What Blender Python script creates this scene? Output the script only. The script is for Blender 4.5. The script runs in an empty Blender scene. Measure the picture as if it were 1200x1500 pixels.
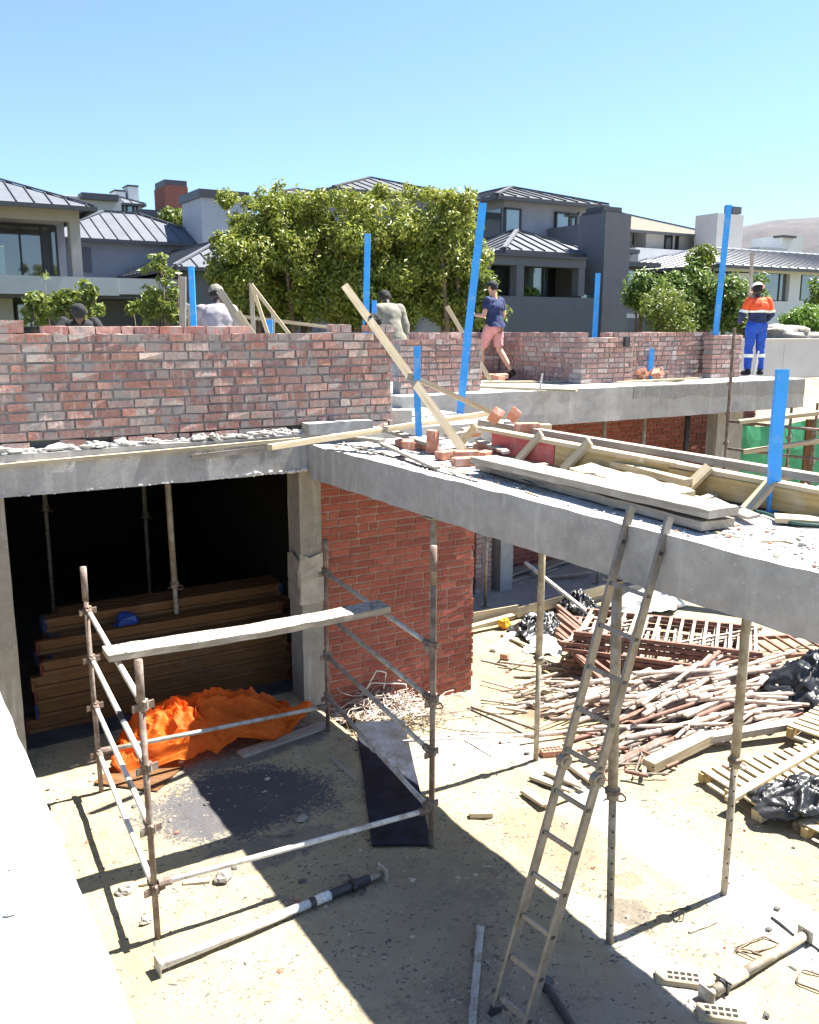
import bpy, bmesh, math, random
import numpy as np
from mathutils import Vector, Matrix, Euler, noise as mnoise
scene = bpy.context.scene
COL = scene.collection
random.seed(7); rng = np.random.default_rng(7)
# ---------------------------------------------------------------- camera
HC, YAW, FPX, HORIZ = 4.1, math.radians(31.4), 1315.0, 481.0
PITCH = math.atan((750-HORIZ)/FPX)
cam_d = bpy.data.cameras.new('camera'); cam = bpy.data.objects.new('camera', cam_d); COL.objects.link(cam)
cam_d.sensor_fit = 'VERTICAL'; cam_d.sensor_height = 30.0; cam_d.lens = FPX/1500*30.0
cam_d.clip_start = 0.05; cam_d.clip_end = 8000
cam.location = (0, 0, HC); cam.rotation_euler = (math.pi/2-PITCH, 0, -YAW)
scene.camera = cam
# ---------------------------------------------------------------- light
SUN_EL, SUN_AZ = math.radians(60.5), math.radians(-2.0)   # azimuth measured from +X towards +Y
world = bpy.data.worlds.new('World'); scene.world = world; world.use_nodes = True
wn = world.node_tree.nodes; wl = world.node_tree.links
sky = wn.new('ShaderNodeTexSky'); sky.sky_type = 'NISHITA'; sky.sun_disc = False
sky.sun_elevation = SUN_EL; sky.sun_rotation = math.radians(90)-SUN_AZ
sky.altitude = 50; sky.air_density = 1.15; sky.dust_density = 0.15; sky.ozone_density = 2.2
tcw = wn.new('ShaderNodeTexCoord'); addv = wn.new('ShaderNodeVectorMath'); addv.operation = 'ADD'; addv.inputs[1].default_value = (0, 0, 0.055)
nrm = wn.new('ShaderNodeVectorMath'); nrm.operation = 'NORMALIZE'
wl.new(tcw.outputs['Generated'], addv.inputs[0]); wl.new(addv.outputs[0], nrm.inputs[0]); wl.new(nrm.outputs[0], sky.inputs[0])
tint = wn.new('ShaderNodeMix'); tint.data_type = 'RGBA'; tint.blend_type = 'MULTIPLY'; tint.inputs[0].default_value = 1.0; tint.inputs[7].default_value = (0.94, 1.02, 1.12, 1)
wl.new(sky.outputs[0], tint.inputs[6]); wl.new(tint.outputs[2], wn['Background'].inputs[0]); wn['Background'].inputs[1].default_value = 0.05
sun_d = bpy.data.lights.new('sun', 'SUN'); sun_d.energy = 5.0; sun_d.angle = math.radians(0.5); sun_d.color = (1, 0.95, 0.86)
sun = bpy.data.objects.new('sun', sun_d); COL.objects.link(sun)
sdir = Vector((math.cos(SUN_EL)*math.cos(SUN_AZ), math.cos(SUN_EL)*math.sin(SUN_AZ), math.sin(SUN_EL)))
sun.rotation_euler = sdir.to_track_quat('Z', 'Y').to_euler(); sun.location = (20, 0, 40)
vs = scene.view_settings; vs.view_transform = 'Standard'; vs.look = 'None'; vs.exposure = 2.1; vs.gamma = 1.0; vs.use_curve_mapping = False
cy = scene.cycles; cy.max_bounces = 6; cy.diffuse_bounces = 2; cy.glossy_bounces = 3; cy.transmission_bounces = 4; cy.transparent_max_bounces = 8
cy.use_denoising = True
# ---------------------------------------------------------------- survey helpers: sight lines onto real planes
_fw = Vector((math.sin(YAW), math.cos(YAW), 0)); _rt = Vector((math.cos(YAW), -math.sin(YAW), 0))
_cf = _fw*math.cos(PITCH) - Vector((0, 0, 1))*math.sin(PITCH); _cu = _fw*math.sin(PITCH) + Vector((0, 0, 1))*math.cos(PITCH)
_C = Vector((0, 0, HC))
def _ray(x, y): return _cf*FPX + _rt*(x-600) + _cu*(750-y)
def G(x, y, z=0.0):
    d = _ray(x, y); return _C + d*((z-HC)/d.z)
def FX(x, y, a):
    d = _ray(x, y); return _C + d*(a/d.x)
def FY(x, y, a):
    d = _ray(x, y); return _C + d*(a/d.y)
def FD(x, y, dist):
    d = _ray(x, y); return _C + d*(dist/d.dot(_fw))
# ---------------------------------------------------------------- materials
def new_mat(name):
    m = bpy.data.materials.new(name); m.use_nodes = True
    nt = m.node_tree; b = nt.nodes['Principled BSDF']
    return m, nt, b
def node(nt, t, **kw):
    n = nt.nodes.new(t)
    for k, v in kw.items():
        if k in n.inputs: n.inputs[k].default_value = v
        else: setattr(n, k, v)
    return n
def ramp(nt, fac, stops, interp='LINEAR'):
    r = nt.nodes.new('ShaderNodeValToRGB'); r.color_ramp.interpolation = interp
    e = r.color_ramp.elements
    while len(e) < len(stops): e.new(0.5)
    for el, (p, c) in zip(e, stops):
        el.position = p; el.color = (*c, 1) if len(c) == 3 else c
    nt.links.new(fac, r.inputs[0]); return r
def mix(nt, fac, a, b, blend='MIX'):
    n = nt.nodes.new('ShaderNodeMix'); n.data_type = 'RGBA'; n.blend_type = blend
    for s, i in ((fac, 0), (a, 6), (b, 7)):
        if hasattr(s, 'links') or hasattr(s, 'is_linked'): nt.links.new(s, n.inputs[i])
        elif isinstance(s, (int, float)): n.inputs[i].default_value = s
        else: n.inputs[i].default_value = (*s, 1)
    return n.outputs[2]
def math_n(nt, op, a, b=None, c=None):
    n = nt.nodes.new('ShaderNodeMath'); n.operation = op
    for i, s in enumerate((a, b, c)):
        if s is None: continue
        if isinstance(s, (int, float)): n.inputs[i].default_value = s
        else: nt.links.new(s, n.inputs[i])
    return n.outputs[0]
def coords(nt, kind='Object', scale=(1, 1, 1)):
    if kind == 'Position': o = nt.nodes.new('ShaderNodeNewGeometry').outputs['Position']
    elif kind == 'UV': o = nt.nodes.new('ShaderNodeUVMap').outputs[0]
    else: o = nt.nodes.new('ShaderNodeTexCoord').outputs[kind]
    mp = nt.nodes.new('ShaderNodeMapping'); mp.inputs['Scale'].default_value = scale
    nt.links.new(o, mp.inputs[0]); return mp.outputs[0]
def noise(nt, co, scale, detail=4, rough=0.6):
    n = node(nt, 'ShaderNodeTexNoise', Scale=scale, Detail=detail, Roughness=rough)
    nt.links.new(co, n.inputs['Vector']); return n.outputs['Fac']
def bump(nt, b, h, strength=0.3, dist=0.01):
    n = node(nt, 'ShaderNodeBump', Strength=strength, Distance=dist)
    nt.links.new(h, n.inputs['Height']); nt.links.new(n.outputs[0], b.inputs['Normal'])
def island(nt): return nt.nodes.new('ShaderNodeNewGeometry').outputs['Random Per Island']

def mat_plain(name, col, rough=0.6, metal=0.0, var=0.12, scale=6, bmp=0.0, spec=0.5, per_island=0.0):
    m, nt, b = new_mat(name); co = coords(nt)
    n = noise(nt, co, scale, 5)
    lo = tuple(c*(1-var*1.6) for c in col); hi = tuple(min(1, c*(1+var)) for c in col)
    c = ramp(nt, n, [(0.3, lo), (0.7, hi)]).outputs[0]
    if per_island:
        k = math_n(nt, 'MULTIPLY_ADD', island(nt), 2*per_island, 1-per_island)
        v = nt.nodes.new('ShaderNodeHueSaturation'); nt.links.new(c, v.inputs['Color']); nt.links.new(k, v.inputs['Value']); c = v.outputs[0]
    nt.links.new(c, b.inputs['Base Color'])
    b.inputs['Roughness'].default_value = rough; b.inputs['Metallic'].default_value = metal
    b.inputs['Specular IOR Level'].default_value = spec
    if bmp: bump(nt, b, noise(nt, co, scale*6, 4), bmp, 0.01)
    return m

def mat_concrete(name, col=(0.36, 0.36, 0.36), stain=0.35, bmp=0.35):
    m, nt, b = new_mat(name); co = coords(nt, 'Position')
    n1 = noise(nt, co, 0.9, 6, 0.65); n2 = noise(nt, co, 9, 6, 0.7)
    n3 = noise(nt, coords(nt, 'Position', (5, 5, 0.6)), 1.6, 4)
    d = tuple(c*(1-stain) for c in col); h = tuple(min(.8, c*(1+stain*0.5)) for c in col)
    c = ramp(nt, n1, [(0.3, d), (0.5, col), (0.72, h)]).outputs[0]
    c = mix(nt, 0.35, c, ramp(nt, n2, [(0.3, (0.3, 0.29, 0.27)), (0.65, (0.95, 0.95, 0.95))]).outputs[0], 'MULTIPLY')
    streak = ramp(nt, n3, [(0.56, (0, 0, 0)), (0.72, (1, 1, 1))]).outputs[0]
    c = mix(nt, math_n(nt, 'MULTIPLY', streak, 0.35), c, (0.6, 0.59, 0.57))
    fl = noise(nt, co, 46, 2); c = mix(nt, math_n(nt, 'MULTIPLY', ramp(nt, fl, [(0.68, (0, 0, 0)), (0.72, (1, 1, 1))]).outputs[0], 0.6), c, (0.66, 0.65, 0.62))
    nt.links.new(c, b.inputs['Base Color']); b.inputs['Roughness'].default_value = 0.85
    hgt = math_n(nt, 'ADD', math_n(nt, 'MULTIPLY', n2, 0.7), math_n(nt, 'MULTIPLY', noise(nt, co, 60, 3), 0.3))
    bump(nt, b, hgt, bmp, 0.02)
    return m

def mat_brick(name, cols, smear=(0.33, 0.31, 0.30), smear_at=0.60, smear_amt=0.9, bmp=0.6, flash=.4):
    m, nt, b = new_mat(name); co = coords(nt, 'Position'); isl = island(nt)
    st = [((i+0.0)/len(cols), c) for i, c in enumerate(cols)]
    c = ramp(nt, isl, st, 'CONSTANT').outputs[0]
    n = noise(nt, co, 28, 5, .7)
    c = mix(nt, 0.55, c, ramp(nt, n, [(0.3, (0.38, 0.35, 0.35)), (0.62, (1.05, 1.0, 1.0))]).outputs[0], 'MULTIPLY')
    # kiln flashing: pale/dark bands across the brick
    fl = noise(nt, coords(nt, 'Position', (20, 20, 2.2)), 1.0, 2)
    c = mix(nt, math_n(nt, 'MULTIPLY', ramp(nt, fl, [(0.58, (0, 0, 0)), (0.61, (1, 1, 1))]).outputs[0], flash), c, (0.6, 0.49, 0.44))
    s = ramp(nt, math_n(nt, 'ADD', math_n(nt, 'MULTIPLY', noise(nt, co, 4.2, 6, 0.72), 0.8), math_n(nt, 'MULTIPLY', noise(nt, co, 24, 3), 0.2)),
             [(smear_at-0.012, (0, 0, 0)), (smear_at+0.022, (1, 1, 1))]).outputs[0]
    c = mix(nt, math_n(nt, 'MULTIPLY', s, smear_amt), c, smear)
    nt.links.new(c, b.inputs['Base Color']); b.inputs['Roughness'].default_value = 0.9
    bump(nt, b, math_n(nt, 'ADD', n, math_n(nt, 'MULTIPLY', noise(nt, co, 90, 2), .4)), bmp, 0.012)
    return m

def mat_wood(name, cols, rough=0.75, knots=True, dust=0.25):
    m, nt, b = new_mat(name); co = coords(nt, 'UV', (1.5, 26, 1))
    isl = island(nt)
    # shift the grain per board
    add = nt.nodes.new('ShaderNodeVectorMath'); add.operation = 'ADD'
    cmb = nt.nodes.new('ShaderNodeCombineXYZ'); nt.links.new(math_n(nt, 'MULTIPLY', isl, 37.0), cmb.inputs[0]); nt.links.new(math_n(nt, 'MULTIPLY', isl, 91.0), cmb.inputs[1])
    nt.links.new(co, add.inputs[0]); nt.links.new(cmb.outputs[0], add.inputs[1]); co = add.outputs[0]
    g = noise(nt, co, 1.6, 6, 0.6)
    c = ramp(nt, g, [(0.28, cols[0]), (0.5, cols[1]), (0.74, cols[2])]).outputs[0]
    v = nt.nodes.new('ShaderNodeHueSaturation'); nt.links.new(c, v.inputs['Color'])
    nt.links.new(math_n(nt, 'MULTIPLY_ADD', isl, 0.5, 0.72), v.inputs['Value']); c = v.outputs[0]
    pd = noise(nt, coords(nt, 'Position'), 5, 5)
    c = mix(nt, math_n(nt, 'MULTIPLY', ramp(nt, pd, [(0.5, (0, 0, 0)), (0.7, (1, 1, 1))]).outputs[0], dust), c, (0.5, 0.48, 0.44))
    nt.links.new(c, b.inputs['Base Color']); b.inputs['Roughness'].default_value = rough
    bump(nt, b, g, 0.25, 0.006)
    return m

def mat_metal_worn(name, base, rust, amount=0.5, metal=0.6, rough=0.55, scale=9, bmp=0.25):
    m, nt, b = new_mat(name); co = coords(nt, 'Position')
    n = noise(nt, co, scale, 6, 0.7)
    f = ramp(nt, n, [(amount-0.07, (0, 0, 0)), (amount+0.07, (1, 1, 1))]).outputs[0]
    c = mix(nt, f, rust, base)
    c = mix(nt, 0.4, c, ramp(nt, noise(nt, co, 40, 3), [(0.3, (0.5, 0.5, 0.5)), (0.65, (1, 1, 1))]).outputs[0], 'MULTIPLY')
    nt.links.new(c, b.inputs['Base Color']); b.inputs['Roughness'].default_value = rough
    nt.links.new(math_n(nt, 'MULTIPLY', f, metal), b.inputs['Metallic'])
    bump(nt, b, n, bmp, 0.004)
    return m

M = {}
M['concrete'] = mat_concrete('grey_concrete', (0.385, 0.377, 0.365))
M['concrete_dark'] = mat_concrete('damp_concrete', (0.25, 0.245, 0.235), 0.25)
M['concrete_top'] = mat_concrete('concrete_topping', (0.43, 0.42, 0.395), 0.3, 0.5)
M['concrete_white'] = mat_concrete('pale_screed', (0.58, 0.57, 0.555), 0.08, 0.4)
M['plaster'] = mat_concrete('warm_plaster', (0.29, 0.265, 0.23), 0.22, 0.3)
M['mortar'] = mat_concrete('mortar', (0.29, 0.275, 0.268), 0.3, 0.8)
M['soot'] = mat_plain('unlit_dark_render', (0.010, 0.0098, 0.0098), .95, var=.2, scale=2, spec=.1)  # garage's lack of light put into a near-black wall colour
M['soot_floor'] = mat_plain('dark_dusty_floor', (0.055, 0.053, 0.056), .95, var=.25, scale=3, bmp=.2, spec=.2)  # floor colour darkened to carry the shade of the garage
M['mortar_red'] = mat_concrete('red_mortar', (0.34, 0.20, 0.155), 0.2, 0.6)
RB = [(0.36, 0.185, 0.15), (0.31, 0.15, 0.125), (0.43, 0.25, 0.205), (0.27, 0.15, 0.14), (0.50, 0.37, 0.315), (0.39, 0.205, 0.165), (0.34, 0.20, 0.175),
      (0.53, 0.43, 0.37), (0.29, 0.14, 0.125), (0.36, 0.28, 0.255), (0.42, 0.19, 0.135), (0.24, 0.155, 0.155), (0.40, 0.25, 0.215), (0.34, 0.16, 0.13)]
RB = [tuple(1.12*(.7*k+.3*a) for k, a in zip(c, (.40, .25, .195))) for c in RB]
M['brick'] = mat_brick('stock_brick', RB, smear=(0.325, 0.295, 0.272), smear_at=0.525, smear_amt=.85)
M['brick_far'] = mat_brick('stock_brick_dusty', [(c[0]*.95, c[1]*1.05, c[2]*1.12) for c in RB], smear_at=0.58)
M['brick_red'] = mat_brick('red_face_brick', [(0.30, 0.082, 0.050), (0.265, 0.070, 0.043), (0.325, 0.095, 0.060), (0.24, 0.066, 0.043), (0.29, 0.085, 0.055)], smear=(0.34, 0.18, 0.13), smear_at=0.63, smear_amt=0.35, bmp=0.35, flash=0.0)
M['brick_loose'] = mat_brick('loose_brick', [(0.52, 0.27, 0.18), (0.58, 0.36, 0.27), (0.5, 0.23, 0.15), (0.62, 0.47, 0.38)], smear=(0.62, 0.56, 0.5), smear_at=0.58, smear_amt=0.6)
M['wood'] = mat_wood('raw_timber', [(0.32, 0.245, 0.14), (0.45, 0.365, 0.23), (0.53, 0.455, 0.32)])
M['wood_grey'] = mat_wood('weathered_timber', [(0.19, 0.165, 0.135), (0.28, 0.245, 0.20), (0.37, 0.33, 0.28)], dust=0.4)
M['wood_yellow'] = mat_wood('yellow_shutter_board', [(0.24, 0.16, 0.055), (0.35, 0.25, 0.10), (0.43, 0.33, 0.16)], dust=0.3)
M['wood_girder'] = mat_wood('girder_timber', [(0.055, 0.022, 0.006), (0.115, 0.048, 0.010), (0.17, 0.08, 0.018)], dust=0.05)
M['wood_red'] = mat_wood('red_painted_board', [(0.30, 0.05, 0.045), (0.40, 0.075, 0.065), (0.44, 0.12, 0.10)], dust=0.2)
M['galv'] = mat_metal_worn('galvanised_steel', (0.50, 0.49, 0.46), (0.30, 0.26, 0.20), 0.47, 0.35, 0.6)
M['prop'] = mat_metal_worn('dusty_prop_steel', (0.40, 0.365, 0.30), (0.26, 0.215, 0.155), 0.5, 0.15, 0.7)
M['rust'] = mat_metal_worn('rusted_steel', (0.26, 0.22, 0.19), (0.145, 0.10, 0.078), 0.53, 0.12, 0.8)
M['rust_red'] = mat_metal_worn('rust_red_primer', (0.235, 0.115, 0.08), (0.13, 0.065, 0.046), 0.48, 0.05, 0.75)
M['pipe'] = mat_metal_worn('dusty_scaffold_pipe', (0.49, 0.41, 0.335), (0.32, 0.225, 0.17), 0.48, 0.05, 0.75)
M['white_pipe'] = mat_metal_worn('whitened_pipe', (0.66, 0.64, 0.60), (0.36, 0.30, 0.26), 0.42, 0.05, 0.6)
M['alu'] = mat_metal_worn('dull_aluminium', (0.26, 0.245, 0.225), (0.19, 0.16, 0.125), 0.46, 0.45, 0.5)
def mat_blue():
    m, nt, b = new_mat('blue_post_paint'); co = coords(nt, 'Position'); n = noise(nt, co, 7, 6, .7)
    c = ramp(nt, noise(nt, co, 2.5, 4), [(.3, (.013, .25, .68)), (.7, (.022, .32, .84))]).outputs[0]
    c = mix(nt, math_n(nt, 'MULTIPLY', ramp(nt, n, [(.53, (0, 0, 0)), (.66, (1, 1, 1))]).outputs[0], .5), c, (.22, .38, .56))
    c = mix(nt, math_n(nt, 'MULTIPLY', ramp(nt, noise(nt, co, 42, 2), [(.68, (0, 0, 0)), (.71, (1, 1, 1))]).outputs[0], .8), c, (.55, .55, .52))
    nt.links.new(c, b.inputs['Base Color']); b.inputs['Roughness'].default_value = .5; bump(nt, b, n, .15, .004); return m
M['blue'] = mat_blue()
M['dark_steel'] = mat_plain('dark_steel', (0.035, 0.035, 0.04), 0.5, var=0.3)
M['dark_hole'] = mat_plain('black_hole_lining', (0.01, 0.01, 0.01), 0.9)  # flat black pieces paint the shade inside small holes
M['black_plastic'] = mat_plain('black_sheeting', (0.022, 0.023, 0.026), 0.34, var=0.5, scale=4, bmp=0.5)
M['mat_black'] = mat_plain('black_board_face', (0.010, 0.014, 0.026), 0.62, var=0.6, scale=5, bmp=0.3, spec=0.3)
M['white_plastic'] = mat_plain('white_plastic', (0.7, 0.7, 0.68), 0.5)
M['yellow_plastic'] = mat_plain('yellow_plastic', (0.75, 0.35, 0.02), 0.4)
M['hose'] = mat_plain('green_hose', (0.02, 0.06, 0.045), 0.4)
def mat_orange():
    m, nt, b = new_mat('orange_sheeting'); co = coords(nt, 'Position')
    n = noise(nt, co, 5, 5)
    c = ramp(nt, n, [(0.3, (0.68, 0.118, 0.010)), (0.7, (0.83, 0.195, 0.02))]).outputs[0]
    nt.links.new(c, b.inputs['Base Color']); b.inputs['Roughness'].default_value = 0.62; b.inputs['Specular IOR Level'].default_value = .3
    tr = nt.nodes.new('ShaderNodeBsdfTranslucent'); nt.links.new(c, tr.inputs[0])
    mx = nt.nodes.new('ShaderNodeMixShader'); mx.inputs[0].default_value = 0.45
    nt.links.new(b.outputs[0], mx.inputs[1]); nt.links.new(tr.outputs[0], mx.inputs[2])
    nt.links.new(mx.outputs[0], nt.nodes['Material Output'].inputs[0]); bump(nt, b, noise(nt, co, 22, 3), 0.3, 0.01)
    return m
M['orange'] = mat_orange()
def mat_leaf(name, cols, trans=0.35):
    m, nt, b = new_mat(name); isl = island(nt)
    c = ramp(nt, isl, [(i/(len(cols)-1), k) for i, k in enumerate(cols)]).outputs[0]
    nt.links.new(c, b.inputs['Base Color']); b.inputs['Roughness'].default_value = 0.45
    tr = nt.nodes.new('ShaderNodeBsdfTranslucent'); nt.links.new(c, tr.inputs[0])
    mx = nt.nodes.new('ShaderNodeMixShader'); mx.inputs[0].default_value = trans
    nt.links.new(b.outputs[0], mx.inputs[1]); nt.links.new(tr.outputs[0], mx.inputs[2])
    nt.links.new(mx.outputs[0], nt.nodes['Material Output'].inputs[0])
    return m
M['leaf'] = mat_leaf('olive_leaf', [(0.06, 0.10, 0.014), (0.20, 0.25, 0.028), (0.30, 0.32, 0.05), (0.12, 0.17, 0.024), (0.38, 0.38, 0.085), (0.15, 0.20, 0.024)])
M['leaf_light'] = mat_leaf('young_leaf', [(0.07, 0.12, 0.02), (0.14, 0.19, 0.03), (0.20, 0.22, 0.04), (0.10, 0.14, 0.025)])
M['leaf_green'] = mat_leaf('mid_green_leaf', [(0.07, 0.13, 0.03), (0.13, 0.20, 0.038), (0.19, 0.26, 0.06), (0.09, 0.15, 0.03)])
M['leaf_lime'] = mat_leaf('lime_leaf', [(0.10, 0.20, 0.02), (0.16, 0.27, 0.03), (0.08, 0.15, 0.02)])
M['bark'] = mat_plain('bark', (0.17, 0.12, 0.08), 0.9, var=0.3, scale=12, bmp=0.6)
M['house_grey'] = mat_plain('grey_house_plaster', (0.27, 0.28, 0.315), 0.85, var=0.05, scale=2)
M['house_warm'] = mat_plain('warm_grey_plaster', (0.34, 0.325, 0.31), 0.85, var=0.05, scale=2)
M['house_light'] = mat_plain('pale_grey_plaster', (0.43, 0.435, 0.45), 0.85, var=0.05, scale=2)
M['house_dark'] = mat_plain('charcoal_plaster', (0.125, 0.128, 0.148), 0.85, var=0.06, scale=2)
M['house_white'] = mat_plain('white_plaster', (0.64, 0.64, 0.64), 0.85, var=0.04, scale=2)
M['house_cream'] = mat_plain('cream_plaster', (0.36, 0.355, 0.35), 0.85, var=0.04, scale=2)
M['wall_grey'] = mat_plain('boundary_wall_paint', (0.50, 0.50, 0.51), 0.85, var=0.05, scale=1.5)
M['roof_grey'] = mat_plain('grey_roof_sheet', (0.105, 0.115, 0.135), 0.7, metal=0.0, var=0.10, scale=1.5, spec=.25)
M['roof_seam'] = mat_plain('dark_roof_seam', (0.08, 0.085, 0.095), 0.5)
M['roof_dark'] = mat_plain('slate_roof_sheet', (0.055, 0.06, 0.07), 0.7, metal=0.0, var=0.08, scale=1.5)
M['roof_white'] = mat_plain('white_roof_sheet', (0.62, 0.62, 0.62), 0.5, var=0.04)
M['roof_tile'] = mat_plain('beige_roof_tile', (0.13, 0.112, 0.085), 0.9, var=0.15, scale=5, bmp=0.5)
M['fascia'] = mat_plain('dark_fascia', (0.06, 0.062, 0.07), 0.5)
M['frame_dark'] = mat_plain('dark_window_frame', (0.02, 0.021, 0.025), 0.4)
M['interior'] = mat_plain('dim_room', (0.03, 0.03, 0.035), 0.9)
def mat_glass(name, col=(0.05, 0.06, 0.065), rough=0.03, spec=1.0):
    m, nt, b = new_mat(name)
    b.inputs['Base Color'].default_value = (*col, 1); b.inputs['Roughness'].default_value = rough; b.inputs['Specular IOR Level'].default_value = spec
    b.inputs['IOR'].default_value = 1.8; return m
M['glass'] = mat_glass('window_glass')
M['glass_teal'] = mat_glass('curtained_glass', (0.16, 0.22, 0.21), 0.05)
M['glass_rail'] = mat_glass('balustrade_glass', (0.10, 0.17, 0.16), 0.04)
M['net'] = mat_plain('green_shade_net', (0.03, 0.26, 0.12), 0.7, var=0.25, scale=3, bmp=0.3)
M['stone'] = mat_plain('boulder_stone', (0.30, 0.27, 0.24), 0.9, var=0.3, scale=3, bmp=0.7)
M['skin_dark'] = mat_plain('dark_skin', (0.055, 0.032, 0.022), 0.5, var=0.1)
M['skin_fair'] = mat_plain('fair_skin', (0.52, 0.29, 0.20), 0.5, var=0.1)
M['cloth_grey'] = mat_plain('grey_coat_cloth', (0.20, 0.19, 0.155), 0.9, var=0.2, scale=10, bmp=0.3)
M['cloth_lilac'] = mat_plain('pale_mauve_shirt', (0.29, 0.27, 0.295), 0.9, var=0.15, scale=8, bmp=0.3)
M['cloth_navy'] = mat_plain('navy_cloth', (0.018, 0.028, 0.095), 0.9, var=0.25, scale=8, bmp=0.3)
M['cloth_black'] = mat_plain('black_cloth', (0.014, 0.014, 0.017), 0.9, var=0.3, scale=8)
M['cloth_pink'] = mat_plain('salmon_shorts', (0.58, 0.27, 0.26), 0.9, var=0.1, scale=8, bmp=0.2)
M['cloth_blue'] = mat_plain('royal_blue_overall', (0.012, 0.07, 0.42), 0.85, var=0.2, scale=7, bmp=0.3)
M['cloth_orange'] = mat_plain('orange_workwear', (0.80, 0.10, 0.025), 0.8, var=0.12, scale=8, bmp=0.2)
M['reflective'] = mat_plain('silver_reflective_tape', (0.75, 0.78, 0.72), 0.4, var=0.05)
M['white_hat'] = mat_plain('white_helmet_shell', (0.8, 0.8, 0.8), 0.35, var=0.03)
M['hair'] = mat_plain('dark_hair', (0.012, 0.01, 0.009), 0.8)
M['dusty_block'] = mat_plain('dusty_block', (.40, .33, .22), .9, var=.2)
M['label'] = mat_plain('paper_label', (0.6, 0.6, 0.58), 0.7, var=0.2, scale=40)
M['blue_bag'] = mat_plain('blue_plastic_bag', (0.015, 0.06, 0.30), 0.35, var=0.3, scale=6, bmp=0.4)

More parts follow.
